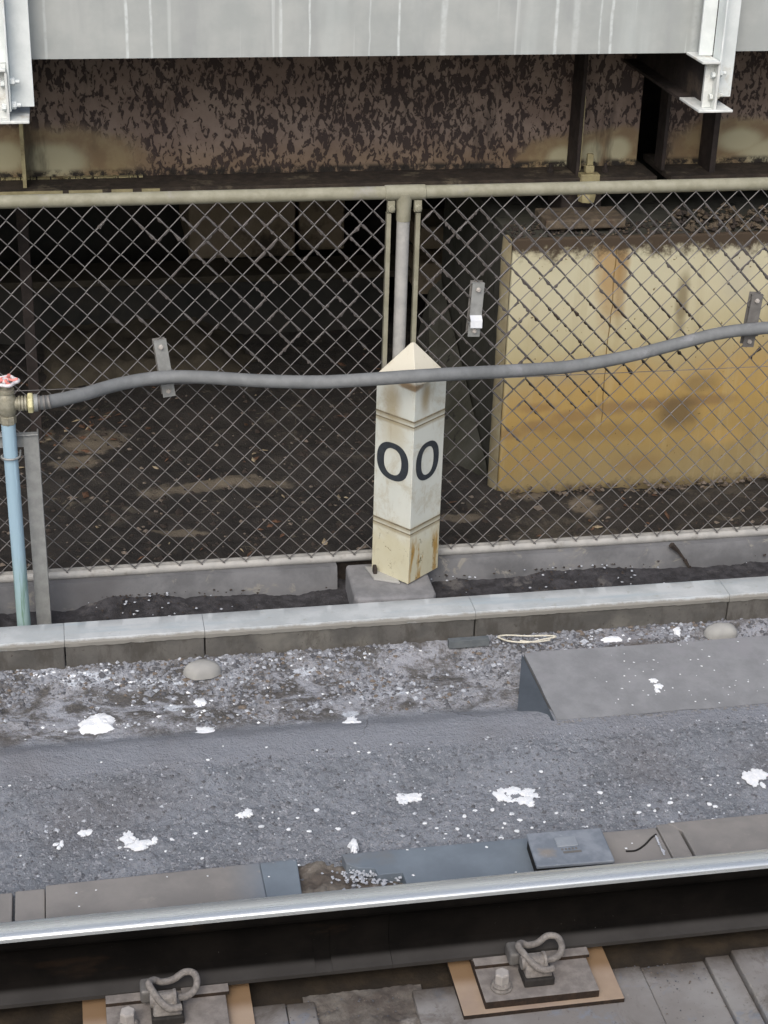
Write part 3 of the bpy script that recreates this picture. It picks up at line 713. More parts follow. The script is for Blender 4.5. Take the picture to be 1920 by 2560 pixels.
# plates along the far side of the rail
pl = sempty('trackside_plates', (.6, 3.35, .0))
def plate(pts, z0, z1, mat, bev=.003): m = MB(); m.prism_z(pts, z0, z1); return m.build('cover_plate', mat, pl, bevel=bev)
def zp(x, y, z): q = UZ(x, y, z); return (q.x, q.y)
plate([(XA, 3.19), (-.235, 3.19), (-.235, 3.425), (XA, 3.425)], 0, .052, 'plate_browngrey')
plate([(-.228, 3.19), (-.156, 3.19), (-.156, 3.425), (-.228, 3.425)], 0, .055, 'plate_browngrey')
plate([(-.154, 3.19), (.385, 3.19), (.382, 3.44), (-.154, 3.428)], 0, .062, 'plate_browngrey')
plate([(.3855, 3.19), (.468, 3.19), (.478, 3.444), (.3825, 3.441)], 0, .0605, 'plate_bluegrey')
A0 = [zp(x, y, .062) for x, y in ((862, 2160), (858, 2142))]
plate([(.72, 3.19), (1.60, 3.19), (1.60, 3.435), (.594, 3.438), (.598, 3.40), (.632, 3.372), (.66, 3.385), (.668, 3.36), (.69, 3.32), (.71, 3.31)][:1] +
      [(1.085, 3.19), (1.085, 3.437), (.594, 3.440), (.599, 3.402), (.628, 3.380), (.668, 3.372), (.672, 3.345), (.735, 3.345), (.738, 3.25)], 0, .064, 'plate_bluegrey', .002)
plate([(1.087, 3.19), (1.437, 3.19), (1.437, 3.433), (1.087, 3.436)], 0, .062, 'plate_browngrey')
plate([(1.439, 3.19), (1.492, 3.19), (1.492, 3.44), (1.439, 3.44)], 0, .066, 'plate_browngrey')
plate([(1.498, 3.19), (XB, 3.19), (XB, 3.44), (1.47, 3.44), (1.498, 3.40)], 0, .069, 'plate_browngrey')
c = [UZ(x, y, .064) for x, y in ((1565, 2128), (1590, 2126), (1612, 2112), (1628, 2095), (1640, 2086))]
m = MB(); m.tube(spline(c, 4), .0025, 6); m.build('crack', 'black_gap', pl)
m = MB()
for i in range(12):
    t = i/12; p = UZ(1640+22*t, 2090+50*t, .066); m.rock((p.x, p.y, .066), random.uniform(.003, .006), .4, i)
m.build('patched_mortar', 'stone_light', pl)
m = grid(list(np.arange(.46, .76, .005)), list(np.arange(3.19, 3.45, .005)), lambda x, y: .036+.009*nz(x, y, 16, 5)-.01*max(0, nz(x, y, 30, 2, 5)-.15))
m.build('broken_mortar', 'rough_mortar', pl, smooth=180)
m = MB()
for i in range(150):
    q = UZ(random.gauss(915, 42), random.gauss(2188, 14), .05)
    if q.y > 3.43 or q.y < 3.2: continue
    m.rock((q.x, q.y, .044+random.random()*.012), random.uniform(.003, .0075), .7, i)
m.build('mortar_crumbs', 'stone_light', pl, kind='stuff')

m = MB()
for i in range(500):
    x_ = random.uniform(-.4, 1.9); m.rock((x_, 3.437+random.gauss(.004, .006), .055+random.random()*.008), random.uniform(.0015, .005), .5, i)
m.build('edge_grit', 'stone_grey', pl, kind='stuff')
m = MB()
for i in range(700):
    x_ = random.uniform(-.3, 1.7); y_ = 3.03-abs(random.gauss(0, .05)) if random.random() < .6 else random.uniform(2.6, 3.03)
    m.cur = 0 if random.random() < .6 else 1
    m.rock((x_, y_, -.036), random.uniform(.001, .0035), .5, i)
m.build('slab_grit', ['stone_dark', 'stone_brown'], ts, kind='stuff')
# junction box
jb = thing('junction_box', (1.16, 3.33, .06), 'flat blue grey cable box with raised square on its lid beyond the rail', 'junction box')
q = [zp(*p, .112) for p in ((1342, 2166), (1538, 2151), (1502, 2068), (1315, 2083))]
cx_, cy_ = 1.163, 3.327
def inset(k): return [(cx_+(x-cx_)*k, cy_+(y-cy_)*k) for x, y in q]
m = MB(); m.prism_z(inset(1.0), .101, .112); m.build('lid', 'box_lid', jb, bevel=.004, seg=3)
m = MB(); m.prism_z(inset(.95), .045, .1005); m.build('box_body', 'black_gap', jb)
m = MB(); m.prism_z([(1.132, 3.325), (1.188, 3.325), (1.190, 3.362), (1.134, 3.362)], .112, .116); m.build('emblem', 'emblem_grey', jb, bevel=.0015)
m = MB(); m.prism_z([(1.142, 3.300), (1.190, 3.300), (1.190, 3.308), (1.142, 3.308)], .112, .1126); m.prism_z([(1.140, 3.313), (1.146, 3.313), (1.146, 3.320), (1.140, 3.320)], .112, .1126)
for k in range(4): m.prism_z([(1.150+k*.009, 3.313), (1.155+k*.009, 3.313), (1.155+k*.009, 3.320), (1.150+k*.009, 3.320)], .112, .1126)
m.build('lettering', 'galv_dark', jb)

# rail fastenings
ft = thing('rail_fastening', (.994, 2.98, -.035), 'rail clip and hex bolt on a steel plate over a tan pad, fully in view', 'rail fastening', 'rail fastenings along the near side of the rail')
def plate_box(a, b, nm, mt, bv):
    m = MB(); m.box(a, b); m.mi = [0, 0, 1, 1, 1, 1]; return m.build(nm, [mt, 'rust_shade_edge'], ft, bevel=bv)  # side faces: dirty rust colour, also darkened to paint in overhead shading
plate_box((.801, 2.912, -.0345), (1.193, 3.24, -.0225), 'rail_pad', 'pad_tan', .0008)
plate_box((.855, 2.925, -.022), (1.133, 3.24, -.0005), 'baseplate', 'base_steel', .0015)
for a, b in ((.855, .965), (1.03, 1.141)):
    plate_box((a, 3.038, .0), (b, 3.066, .010), 'plate_lip', 'base_steel', .001)
bo = UZ(1253, 2468, .0)
m = MB(); m.lathe([(.026, 0), (.027, .004), (.024, .008)], (bo.x, bo.y, 0), 'z', 24)
m.lathe([(.022, .008), (.0235, .012), (.021, .0155), (.017, .0185)], (bo.x, bo.y, 0), 'z', 24); m.build('washer', 'clip_steel', ft, smooth=40)
m = MB(); hexbolt(m, (bo.x, bo.y, .0185), .0185, .028); m.build('bolt', 'bolt_steel', ft, bevel=.001)
cw = UZ(1350, 2450, .0)
m = MB(); m.box((.957, 2.957, 0), (1.031, 3.02, .022)); m.build('shoulder_block', 'dark_steel', ft, bevel=.003)
m = MB(); m.add([(.960, 2.962, .022), (1.028, 2.962, .022), (1.028, 3.03, .022), (.960, 3.03, .022), (.963, 2.975, .048), (1.015, 2.975, .048), (1.015, 3.02, .052), (.963, 3.02, .052)], [(0, 3, 2, 1), (4, 5, 6, 7), (0, 1, 5, 4), (1, 2, 6, 5), (2, 3, 7, 6), (3, 0, 4, 7)]); m.build('shoulder', 'clip_steel', ft, bevel=.005, seg=3)
m = MB(); m.lathe([(.017, -.035), (.017, .022)], (.99, 2.995, .045), 'x', 18); m.build('shoulder_eye', 'clip_steel', ft, smooth=40, bevel=.002)
m = MB(); m.lathe([(.0225, .0), (.0225, .008)], (1.008, 2.995, .045), 'x', 20); m.build('collar', 'clip_steel', ft, smooth=40, bevel=.002)
m = MB(); m.box((.935, 3.02, .012), (.963, 3.07, .05)); m.build('insulator', 'galv_dark', ft, bevel=.008, seg=3)
cp = [UZ(1384, 2421, .050), UZ(1358, 2425, .050), UZ(1335, 2411, .056), UZ(1313, 2388, .064), UZ(1296, 2366, .068), UZ(1303, 2358, .058), UZ(1320, 2363, .048), UZ(1344, 2357, .045), UZ(1368, 2340, .052), UZ(1392, 2342, .055), UZ(1404, 2362, .05), UZ(1401, 2382, .042), UZ(1386, 2396, .036), UZ(1365, 2400, .036)]
m = MB(); m.tube(spline(cp, 7), .0083, 12); m.build('spring_clip', 'clip_steel', ft, smooth=50)
r2 = ft.copy(); col.objects.link(r2); r2.location = Vector(ft.location)-Vector((.877, -.004, 0)); r2['label'] = 'rail clip and hex bolt cut off by the lower edge of the photo'
for ch in list(ft.children):
    c_ = ch.copy(); col.objects.link(c_); c_.parent = r2

# ================= FENCE =================
YF = 4.79
fe = thing('chain_link_fence', (.93, YF, .19), 'chain link fence with cream top rail between the tracks and the bridge', 'fence')
zt0 = UY(960, 482, YF).z; XP = UY(1003, 700, YF).x
xl, xr = UY(962, 480, YF).x, UY(1063, 480, YF).x
def railtube(a, b, z, r, nm, mat): m = MB(); m.tube([(a, YF, z), (b, YF, z)], r, 16); return m.build(nm, mat, fe, smooth=50)
railtube(XA, xl, zt0, .0195, 'top_rail', 'fence_cream'); railtube(xr, XB, zt0, .0195, 'top_rail', 'fence_cream')
m = MB(); m.tube([(xl, YF, zt0), (xr, YF, zt0)], .0225, 18); m.build('tee_fitting', 'fence_cream', fe, smooth=50, bevel=.002)
m = MB(); m.tube([(XP, YF, zt0), (XP, YF, zt0-.045), (XP, YF, zt0-.085)], [.026, .0225, .0215], 18); m.build('tee_fitting', 'fence_cream', fe, smooth=50)
m = MB(); m.tube([(XP, YF, zt0-.08), (XP, YF, .0)], .0195, 18); m.build('fence_post', 'fence_grey', fe, smooth=50)
for xx in (XA+.3, 4.1):
    m = MB(); m.tube([(xx, YF, zt0), (xx, YF, .0)], .0195, 16); m.build('fence_post', 'fence_grey', fe, smooth=50)
zb0 = UY(960, 1384, YF).z
railtube(XA, XP-.02, zb0-.004, .0155, 'bottom_rail', 'fence_grey'); railtube(XP+.02, XB, zb0-.004, .0155, 'bottom_rail', 'fence_grey')
m = MB(); m.box((XA, YF-.006, zb0+.012), (XP-.04, YF, zb0+.019)); m.box((XP+.04, YF-.006, zb0+.012), (XB, YF, zb0+.019)); m.build('bottom_strip', 'fence_grey', fe)
XL, XR = UY(966, 700, YF).x, UY(1038, 700, YF).x
for X in (XL, XR):
    m = MB(); m.box((X-.0065, YF-.012, zb0+.02), (X+.0065, YF-.006, zt0-.06)); m.box((X-.0065, YF-.006, zb0+.02), (X-.0045, YF+.008, zt0-.06)); m.build('tension_bar', 'fence_cream', fe)
for X in (XL+.006, XR-.002):
    m = MB(); m.lathe([(.011, .0), (.0115, -.006), (.009, -.009)], (X, YF-.012, zt0-.045), 'y', 14); m.lathe([(.005, -.009), (.0045, -.013)], (X, YF-.012, zt0-.045), 'y', 10)
    m.box((X-.011, YF-.012, zt0-.057), (X+.011, YF+.004, zt0-.022)); m.build('rail_clamp', 'fence_cream', fe, smooth=40)
# woven wires
a = .0708; av = .0738
zlo, zhi = zb0+.012, zt0-.02
def wire_mesh(phase, name):
    m = MB(); path = []
    nh = int((zhi-zlo)/(av/2)); s_ = 1 if phase else -1
    for i in range(nh+2):
        z = zlo+i*av/2
        if z > zhi+.02: break
        s = s_*(1 if i % 2 == 0 else -1)
        xx = s*(a/4)*1.02
        path += [(xx-s*.0035, s*.001, z-.0035), (xx+s*.0006, s*.0022, z), (xx-s*.0035, -s*.001, z+.0035)]
    m.tube(path, .00165, 6)
    me = bpy.data.meshes.new(name); me.from_pydata([tuple(v) for v in m.v], [], m.f); me.materials.append(M['fence_wire']); me.shade_smooth(); return me
wms = (wire_mesh(True, 'wire'), wire_mesh(False, 'wire'))
segs = []
k = 0
def put(x):
    global k
    k += 1
    o = bpy.data.objects.new('wire', wms[k % 2]); col.objects.link(o); o.parent = fe
    o.location = (x-fe.location.x, -.012, 0-fe.location.z)
    o.rotation_euler = (random.uniform(-.002, .002), random.uniform(-.002, .002), 0)
    for i in range(int((zhi-zlo)/(av/2))):
        s = (1 if i % 2 == 0 else -1)*(1 if k % 2 == 0 else -1)
        segs.append(((x+s*a/4, YF-.012, zlo+i*av/2), (x-s*a/4, YF-.012, zlo+(i+1)*av/2)))
# knuckle phase fitted on the bottom rail
xk = UY(123+ (430-390)*.316+3, 1425, YF).x
x = xk-a/4-20*a
while x < XL-a*.2: put(x); x += a/2
x = UY(1152, 1365, YF).x-a/4-2*a+.0; k = 0
x0w = x
while x-a/4 < XR-.008: x += a/2; k += 1
while x < 4.4: put(x); x += a/2
for y, xa, xb in ((970, XA, XL), (925, XR, XB)):
    z = UY(100 if y == 970 else 1600, y, YF).z
    m = MB(); m.tube([(xa, YF-.016, z), (xb, YF-.016, z)], .0013, 6); m.build('tension_wire', 'fence_wire', fe)
# dirt clinging to the wires
m1 = MB(); m2 = MB()
for i, (p, q) in enumerate(segs):
    lo, hi = (p, q) if p[2] < q[2] else (q, p)
    down_right = lo[0] > hi[0]
    x, z = (p[0]+q[0])/2, (p[2]+q[2])/2
    if x < -.4 or x > 2.5: continue
    pr1 = 0
    if x < XL: pr1 = max(0, (z-.65)*1.6)*max(0, min(1, (x-.05)/.5)) + (max(0, z-1.22)*3 if x > .2 else 0)
    elif x < 1.45: pr1 = max(0, (z-.55)*2.0)
    elif z > 1.05: pr1 = .8
    if not down_right: pr1 *= .25
    black = x > 1.38 and z < 1.08
    if black and down_right: pr1 = .9 if (z > .70+.25*(x-1.5)*1.2+.06*nz(x, z, 4) and x < 1.95) or (x > 2.15 and z > .95) else 0
    elif black: pr1 = .08 if z > .85 else 0
    if random.random() > pr1: continue
    L = Vector(p).lerp(Vector(q), .06); R = Vector(p).lerp(Vector(q), .94); pts = []; rr = []
    for j in range(7):
        t = j/6; v = L.lerp(R, t); rj = .0022+abs(nz(i*3.7+t*5, 1, 1.3, 3))*(.0055 if z > .8 else .004)*random.uniform(.7, 1.1); v = v+Vector((0, .003, -rj*.7)); pts.append(v); rr.append(rj)
    (m2 if black else m1).tube(pts, rr, 5)
m1.build('clinging_dirt', 'fence_dirt', fe, kind='stuff'); m2.build('clinging_soot', 'soot_black', fe, kind='stuff')

# ================= HOSE, VALVE, BRACKETS =================
hp = [(UY(62, 1010, 4.56)), UY(120, 1005, 4.57), UY(200, 988, 4.62), UY(300, 960, 4.70), UY(400, 944, 4.735), UY(500, 943, 4.72), UY(650, 952, 4.66), UY(800, 955, 4.60), UY(930, 948, 4.555), UY(1030, 941, 4.535), UY(1130, 935, 4.555), UY(1280, 927, 4.62), UY(1420, 917, 4.67), UY(1560, 893, 4.71), UY(1700, 858, 4.735), UY(1800, 833, 4.74), UY(1890, 822, 4.742), UY(1960, 822, 4.742), UY(2200, 850, 4.74), UY(2700, 830, 4.74), UY(3600, 780, 4.74)]
m = MB(); m.tube(spline([Vector((UY(20, 1050, 4.56).x+.085, 4.56, UY(20, 1010, 4.56).z))]+hp[1:], 10), .0200, 20)
hs = thing('water_hose', hp[9], 'thick grey hose sagging from the valve over the white marker along the fence', 'hose')
m.build('hose', 'hose_grey', hs, smooth=60)
h0, h1 = hp[0], hp[2]; hd_ = (hp[2]-hp[1]).normalized()
for k in range(3):
    c_ = Vector((UY(20, 1050, 4.56).x+.088+k*.014, 4.56, UY(20, 1010, 4.56).z)); m = MB(); m.tube([c_, c_+Vector((.006, 0, .0005*k))], .0208, 20); m.build('hose_ring', 'galv_dark', hs, smooth=50)

vx, vy = UY(20, 1050, 4.56).x, 4.56
vs = thing('standpipe', (vx, vy, .1), 'light blue standpipe with bronze valve and red wheel handle at the left edge', 'standpipe')
zv = UY(20, 1010, vy).z; zp0 = UY(20, 1055, vy).z
m = MB(); m.tube([(vx, vy, zp0), (vx, vy, .0)], .0205, 22); m.build('pipe', 'blue_pipe', vs, smooth=50)
m = MB(); m.lathe([(.020, zp0-.006), (.024, zp0-.002), (.0245, zp0+.02), (.021, zp0+.022)], (vx, vy, 0), 'z', 8); m.build('lower_nut', 'valve_bronze', vs)
m = MB(); m.lathe([(.018, zp0+.02), (.026, zp0+.03), (.029, zv), (.026, zv+.022), (.020, zv+.034), (.024, zv+.036), (.024, zv+.046), (.014, zv+.05), (.012, zv+.062)], (vx, vy, 0), 'z', 22)
m.lathe([(.018, 0), (.018, .05)], (vx+.01, vy, zv), 'x', 18); m.build('valve_body', 'valve_bronze', vs, smooth=45)
m = MB()
for k in range(3): m.lathe([(.019, 0), (.0225, .002), (.0225, .006), (.019, .008)], (vx+.031+k*.009, vy, zv), 'x', 16)
m.build('threaded_neck', 'valve_bronze', vs, smooth=30)
m = MB(); m.lathe([(.022, 0), (.031, .002), (.031, .014), (.026, .017)], (vx+.058, vy, zv), 'x', 8); m.build('union_nut', 'brass_nut', vs, bevel=.0015)
m = MB(); m.lathe([(.024, 0), (.026, .002), (.025, .012)], (vx+.0752, vy, zv), 'x', 20); m.build('hose_tail', 'galv', vs, smooth=40)
zw = zv+.066
m = MB(); m.lathe([(.006, 0), (.006, .022)], (vx, vy, zw-.014), 'z', 10); m.lathe([(.011, 0), (.012, .008), (.008, .012)], (vx, vy, zw), 'z', 12); m.build('valve_stem', 'pale_handle', vs, smooth=40)
m = MB(); m.tube([(vx+(.034+.004*math.cos(5*t))*math.cos(t), vy+(.034+.004*math.cos(5*t))*math.sin(t), zw+.004) for t in [i*2*math.pi/50 for i in range(50)]], .0052, 8, closed=True)
m.build('handle_rim', 'pale_handle', vs, smooth=50)
m = MB()
for k in range(5):
    t = k*2*math.pi/5; m.tube([(vx+.008*math.cos(t), vy+.008*math.sin(t), zw+.010), (vx+.02*math.cos(t), vy+.02*math.sin(t), zw+.006), (vx+.036*math.cos(t), vy+.036*math.sin(t), zw+.0075)], [.005, .0042, .006], 8)
m.build('handle_spoke', 'red_paint', vs, smooth=50)
zr = UY(30, 1140, vy).z
m = MB(); m.tube([(vx+.026*math.cos(t), vy+.026*math.sin(t)-.0, zr) for t in [math.pi*(.95+1.1*i/16) for i in range(17)]]+[(vx+.027, vy+.03, zr+.003)], .0032, 8); m.build('u_bolt', 'galv', vs, smooth=50)

# angle-steel stand that holds the pipe
sx = UY(92, 1085, 4.6).x
st = thing('steel_stand', (sx, 4.61, .1), 'grey angle steel stand between the blue pipe and the fence', 'stand')
zs = UY(95, 1085, 4.6).z
m = MB(); m.box((sx-.040, 4.60, .0), (sx+.004, 4.605, zs)); m.box((sx-.000, 4.6055, .0), (sx+.0045, 4.64, zs)); m.build('upright', 'galv', st, bevel=.001)
m = MB(); m.box((sx-.22, 4.6055, zs-.042), (sx-.0005, 4.610, zs-.001)); m.box((sx-.22, 4.59, zs-.0005), (sx+.004, 4.612, zs+.003)); m.build('crossbar', 'galv', st, bevel=.001)
m = MB(); m.box((sx-.245, 4.60, .0), (sx-.197, 4.605, zs-.43)); m.build('upright', 'galv', st, bevel=.001)
m = MB(); m.rock((sx+.03, 4.585, .102), .03, .3, 5); m.build('mortar_foot', 'mortar_smooth', st)

# hose brackets on the fence
def hbracket(xc, top, bot, lbl, tilt, mat, dark):
    p0 = UY(*top, YF-.022); p1 = UY(*bot, YF-.022)
    t = thing('hose_bracket', (p0+p1)/2, lbl, 'bracket', 'hose brackets bolted to the chain link fence')
    ax = (p1-p0); L = ax.length; z_ = -ax.normalized(); y_ = Vector((0, 1, 0)); x_ = y_.cross(z_).normalized()
    R = Matrix((x_, y_, z_)).transposed().to_4x4(); R.translation = p0
    wd = .019
    m = MB(); m.box((-wd-.004, .014, -L*.96), (wd-.004, .017, .006), R); m.build('back_plate', 'galv_dark', t)
    m = MB(); m.box((-wd, 0, -.105*L/.17), (wd, .003, -.002), R); m.build('clamp_strap', mat, t, bevel=.0006)
    m = MB(); m.box((-wd, .0, -.0015), (wd, .013, .0015), R); m.build('strap_lip', mat, t)
    m = MB(); m.box((-wd, -.0, -L), (wd, .003, -L+.042), R); m.build('clamp_foot', mat if not dark else 'galv_dark', t, bevel=.0006)
    m = MB(); m.box((-wd-.001, -.012, -L+.042), (wd+.002, .012, -L+.0455), R); m.build('foot_lip', mat, t)
    for zz_ in (-.018, -L+.02):
        m = MB(); vs_ = []
        c_ = R @ Vector((0, -.001, zz_)); hexbolt(m, c_, .0078, .006, 'y'); m.lathe([(.0042, 0), (.0042, -.005)], (c_.x, c_.y-.006, c_.z), 'y', 8); m.build('bolt', 'bolt_steel', t)
    return t, R, L
t, R, L = hbracket(0, (400, 853), (424, 992), 'hose bracket on the fence left of the marker, holding the hose up', 0, 'galv', False)
t, R, L = hbracket(0, (1197, 710), (1184, 842), 'empty hose bracket on the dark part of the fence, bent white hook', 0, 'galv', False)
m = MB(); m.prism_x([(0, 0), (-.016, -.012), (-.020, -.035), (-.017, -.035), (-.013, -.014), (.003, -.004)], -.018, .019)
for i, v in enumerate(m.v): m.v[i] = R @ (v+Vector((0, 0, -.100*L/.17)))
m.build('hook', 'galv_white', t, bevel=.0006)
t, R, L = hbracket(0, (1895, 738), (1870, 868), 'dark hose bracket near the right edge over the yellow pier', 0, 'galv_dark', True)

# ================= MARKER =================
mk = thing('distance_marker', (.99, 4.69, .19), 'white square marker post with pointed top and black zero on each face', 'marker post')
near = UZ(1020, 1458, .2); lft = UZ(924, 1417, .2); rgt = UZ(1088, 1415, .2)
near.z = lft.z = rgt.z = .2
eu = (lft-near); ev = (rgt-near)
S = .152; eu = eu.normalized()
ev = Vector((-eu.y, eu.x, 0)); ev = ev if ev.x > 0 else -ev
cen = near+(eu+ev)*S/2
def sq(k, z): return [cen+(-eu-ev)*k*S/2+Vector((0, 0, z-.2)), cen+(-eu+ev)*k*S/2+Vector((0, 0, z-.2)), cen+(eu+ev)*k*S/2+Vector((0, 0, z-.2)), cen+(eu-ev)*k*S/2+Vector((0, 0, z-.2))]
apex = UY(1028, 862, cen.y); zsh = .868
zs_ = [(1.0, .196), (1.0, .318), (.965, .322), (.965, .327), (1.0, .331), (1.0, .337), (.965, .340), (.965, .345), (1., .348)]
z2 = UY(1040, 1062, near.y).z
zl1 = z2+.012
z3 = UY(1027, 1330, near.y).z
def ring(z): return [(1, z-.003), (.972, z), (1, z+.003)]
prof = [(1.0, .196)] + ring(z3-.012) + ring(z3+.006) + ring(z2-.012) + ring(z2+.006) + [(1, zsh)]
m = MB()
for k, z in prof: m.v += sq(k, z)
nr = len(prof)
for i in range(nr-1):
    for j in range(4): m.f.append([i*4+j, i*4+(j+1) % 4, (i+1)*4+(j+1) % 4, (i+1)*4+j]); m.mi.append(1 if abs(prof[i][0]-prof[i+1][0]) > .01 and False else 0)
m.f.append([3, 2, 1, 0]); m.mi.append(0)
m.build('post_body', ['marker_white'], mk, bevel=.0022, seg=3)
for zc in (z3-.012, z3+.006, z2-.012, z2+.006):
    m = MB()
    for (pA, pB) in (((-1, -1), (1, -1)), ((-1, -1), (-1, 1))):
        a_ = cen+eu*pA[0]*S/2*.983+ev*pA[1]*S/2*.983; b_ = cen+eu*pB[0]*S/2*.983+ev*pB[1]*S/2*.983
        m.tube([Vector((a_.x, a_.y, zc)), Vector((b_.x, b_.y, zc))], .0030 if zc in (z3+.006, z2+.006) else .0022, 6)
    m.build('groove', 'marker_groove', mk)
m = MB(); m.v += sq(1.012, zsh-.001)+sq(1.012, zsh+.003)+sq(.06, zsh+.104)
for i in range(2):
    for j in range(4): m.f.append([i*4+j, i*4+(j+1) % 4, (i+1)*4+(j+1) % 4, (i+1)*4+j]); m.mi.append(0)
m.f += [[3, 2, 1, 0], [8, 9, 10, 11]]; m.mi += [0, 0]
m.build('cap', 'marker_white', mk, bevel=.003, seg=3)
# raised enamel figures, one on each front face
def figure(face, cpx, hw, hh, st):
    # face 'L' spans near->left, 'R' spans near->right
    e_, nrm = (eu, -ev) if face == 'L' else (ev, -eu)
    # intersect the pixel ray with the face plane to centre the figure
    d = ray(*cpx); o0 = Vector((0, 0, H)); q0 = near; t = (q0-o0).dot(nrm)/d.dot(nrm); c_ = o0+d*t+nrm*.0006
    u_ = e_ if face == 'R' else -e_   # towards the right in the picture
    n = 56; m = MB()
    for lay in (0, .0008):
        for rr in (1, 0):
            for k in range(n):
                q = 2*math.pi*k/n; a1 = (hw-(0 if rr else st)); b1 = (hh-(0 if rr else st*.66))
                cq, sq_ = math.cos(q), math.sin(q); ex = .86
                p = c_+u_*a1*math.copysign(abs(cq)**ex, cq)+Vector((0, 0, 1))*b1*math.copysign(abs(sq_)**ex, sq_)+nrm*lay
                m.v.append(p)
    for k in range(n):
        j = (k+1) % n
        for f_ in ((2*n+k, 2*n+j, 3*n+j, 3*n+k), (k, j, 2*n+j, 2*n+k), (n+k, n+j, 3*n+j, 3*n+k), (k, j, n+j, n+k)): m.f.append(list(f_)); m.mi.append(0)
    m.build('numeral', 'marker_black', mk)
figure('L', (982, 1154), .063, .063, .028)
figure('R', (1068, 1151), .056, .064, .0255)
# small mounting lug
lg = UZ(936, 1430, .2); m = MB(); m.box((lg.x-.005, lg.y-.012, .19), (lg.x+.007, lg.y+.012, .222)); m.build('lug', 'debris_and_shade', mk, bevel=.003)
# block under it
mb = MB(); mb.prism_z([(.818, 4.525), (1.058, 4.515), (1.070, 4.54), (1.070, 4.755), (.815, 4.76), (.808, 4.55)], .0, .19)
o = mb.build('concrete_block', 'mortar_block', bevel=.012, seg=3); tag(recenter(o), 'rough grey concrete block under the white marker post', 'block')
mb = MB(); q = [UZ(x, y, .192) for x, y in ((912, 1420), (935, 1420), (985, 1437), (1000, 1460), (935, 1450))]
mb.prism_z([(p.x, p.y) for p in q], .1905, .1985); tag(recenter(mb.build('base_shim', 'mortar_smooth', bevel=.002)), 'pale shim plate between marker post and its concrete block', 'plate')

# ================= LOOSE THINGS =================
def mortar_lump(px, py, w, h, lbl, hgt):
    c_ = UZ(px, py, .13); m = MB(); n = 28; R_ = 7
    for i in range(R_+1):
        f = i/R_; r = math.sin(f*math.pi/2)
        for k in range(n):
            q = 2*math.pi*k/n; wob = 1+.12*nz(math.cos(q)*1.3+px, math.sin(q)*1.3, 1.2, 3)
            m.v.append(Vector((c_.x+w*r*wob*math.cos(q), c_.y+h*r*wob*math.sin(q), .108+hgt*(math.cos(f*math.pi/2))**.7+.001*nz(px+i, k*.3))))
    for i in range(R_):
        for k in range(n): m.f.append([i*n+k, i*n+(k+1) % n, (i+1)*n+(k+1) % n, (i+1)*n+k]); m.mi.append(0)
    tag(recenter(m.build('mortar_lump', 'mortar_smooth', smooth=60)), lbl, 'mortar lump', 'rounded mortar lumps at the foot of the kerb')
mortar_lump(506, 1668, .055, .036, 'rounded grey mortar lump at the kerb foot on the left, on gravel', .042)
mortar_lump(1803, 1572, .055, .034, 'rounded grey mortar lump at the kerb foot behind the concrete ramp', .040)
q0 = UZ(1118, 1600, .14); q1 = UZ(1218, 1592, .14)
m = MB(); m.box((q0.x, 4.300, .125), (q1.x, 4.322, .150)); tag(recenter(m.build('board_offcut', 'board_grey', bevel=.001)), 'short flat grey offcut lying against the kerb foot left of the ramp', 'offcut')
cp = [UZ(x, y, .139) for x, y in ((1246, 1591), (1270, 1588), (1320, 1590), (1370, 1589), (1390, 1592), (1360, 1598), (1320, 1606), (1275, 1603), (1252, 1596))]
m = MB(); m.tube(spline(cp, 6, True), .0027, 8, closed=True); m.tube(spline([UZ(x, y, .141) for x, y in ((1300, 1602), (1340, 1605), (1375, 1600))], 4), .0025, 8)
tag(recenter(m.build('cable_loop', 'cable_white', smooth=50)), 'pale cable loop lying on gravel at the kerb foot', 'cable')
def bedz(x, y):
    return bed(x, y)
def splat(px, py, w, h, lbl, seed, lobes=None, thick=.0012, name='white_splash', cat='splash'):
    m = MB(); rn = random.Random(seed)
    lobes = lobes or [(0, 0, 1, 1)]
    for (ox, oy, lw, lh) in lobes:
        c_ = UZ(px+ox, py+oy, .07)
        for _ in range(2): c_ = UZ(px+ox, py+oy, bedz(c_.x, c_.y)+.0025)
        if px > 1400 and lbl.endswith('ramp'):
            for _ in range(3): c_ = UZ(px+ox, py+oy, rampz(c_.y)+.001)
        n = 34; sxp = .00128*w*lw/2; syp = .0021*h*lh/2
        prof = []
        for k in range(n):
            q = 2*math.pi*k/n; r = 1+.42*nz(math.cos(q)*1.1+seed*3.3, math.sin(q)*1.1+ox, 1.9, 4)+rn.uniform(-.09, .09)
            prof.append((c_.x+sxp*r*math.cos(q), c_.y+syp*r*math.sin(q), r))
        vs_ = [(x, y, c_.z-.003) for x, y, r in prof]+[(x, y, c_.z) for x, y, r in prof]+[(c_.x+(x-c_.x)*.7, c_.y+(y-c_.y)*.7, c_.z+thick) for x, y, r in prof]+[(c_.x, c_.y, c_.z+thick*1.1)]
        fs_ = [(i*n+k, i*n+(k+1) % n, (i+1)*n+(k+1) % n, (i+1)*n+k) for i in range(2) for k in range(n)]+[(2*n+k, 2*n+(k+1) % n, 3*n) for k in range(n)]
        m.add(vs_, fs_)
    tag(recenter(m.build(name, 'chalk_white', smooth=50)), lbl, cat, 'white splashes on the dark trackbed')
splat(1022, 1991, 52, 30, 'white splash with ragged left end on the trackbed below the marker', 1, [(-16, 5, .5, .7), (8, -4, .8, .8), (-2, 2, .8, .6)])
splat(1290, 1992, 110, 40, 'large ring shaped white splash on the trackbed', 2, [(-38, -6, .3, .6), (-8, -16, .35, .45), (26, -12, .3, .45), (44, -2, .3, .4), (22, 8, .35, .4), (-14, 4, .28, .35), (36, 18, .15, .25)])
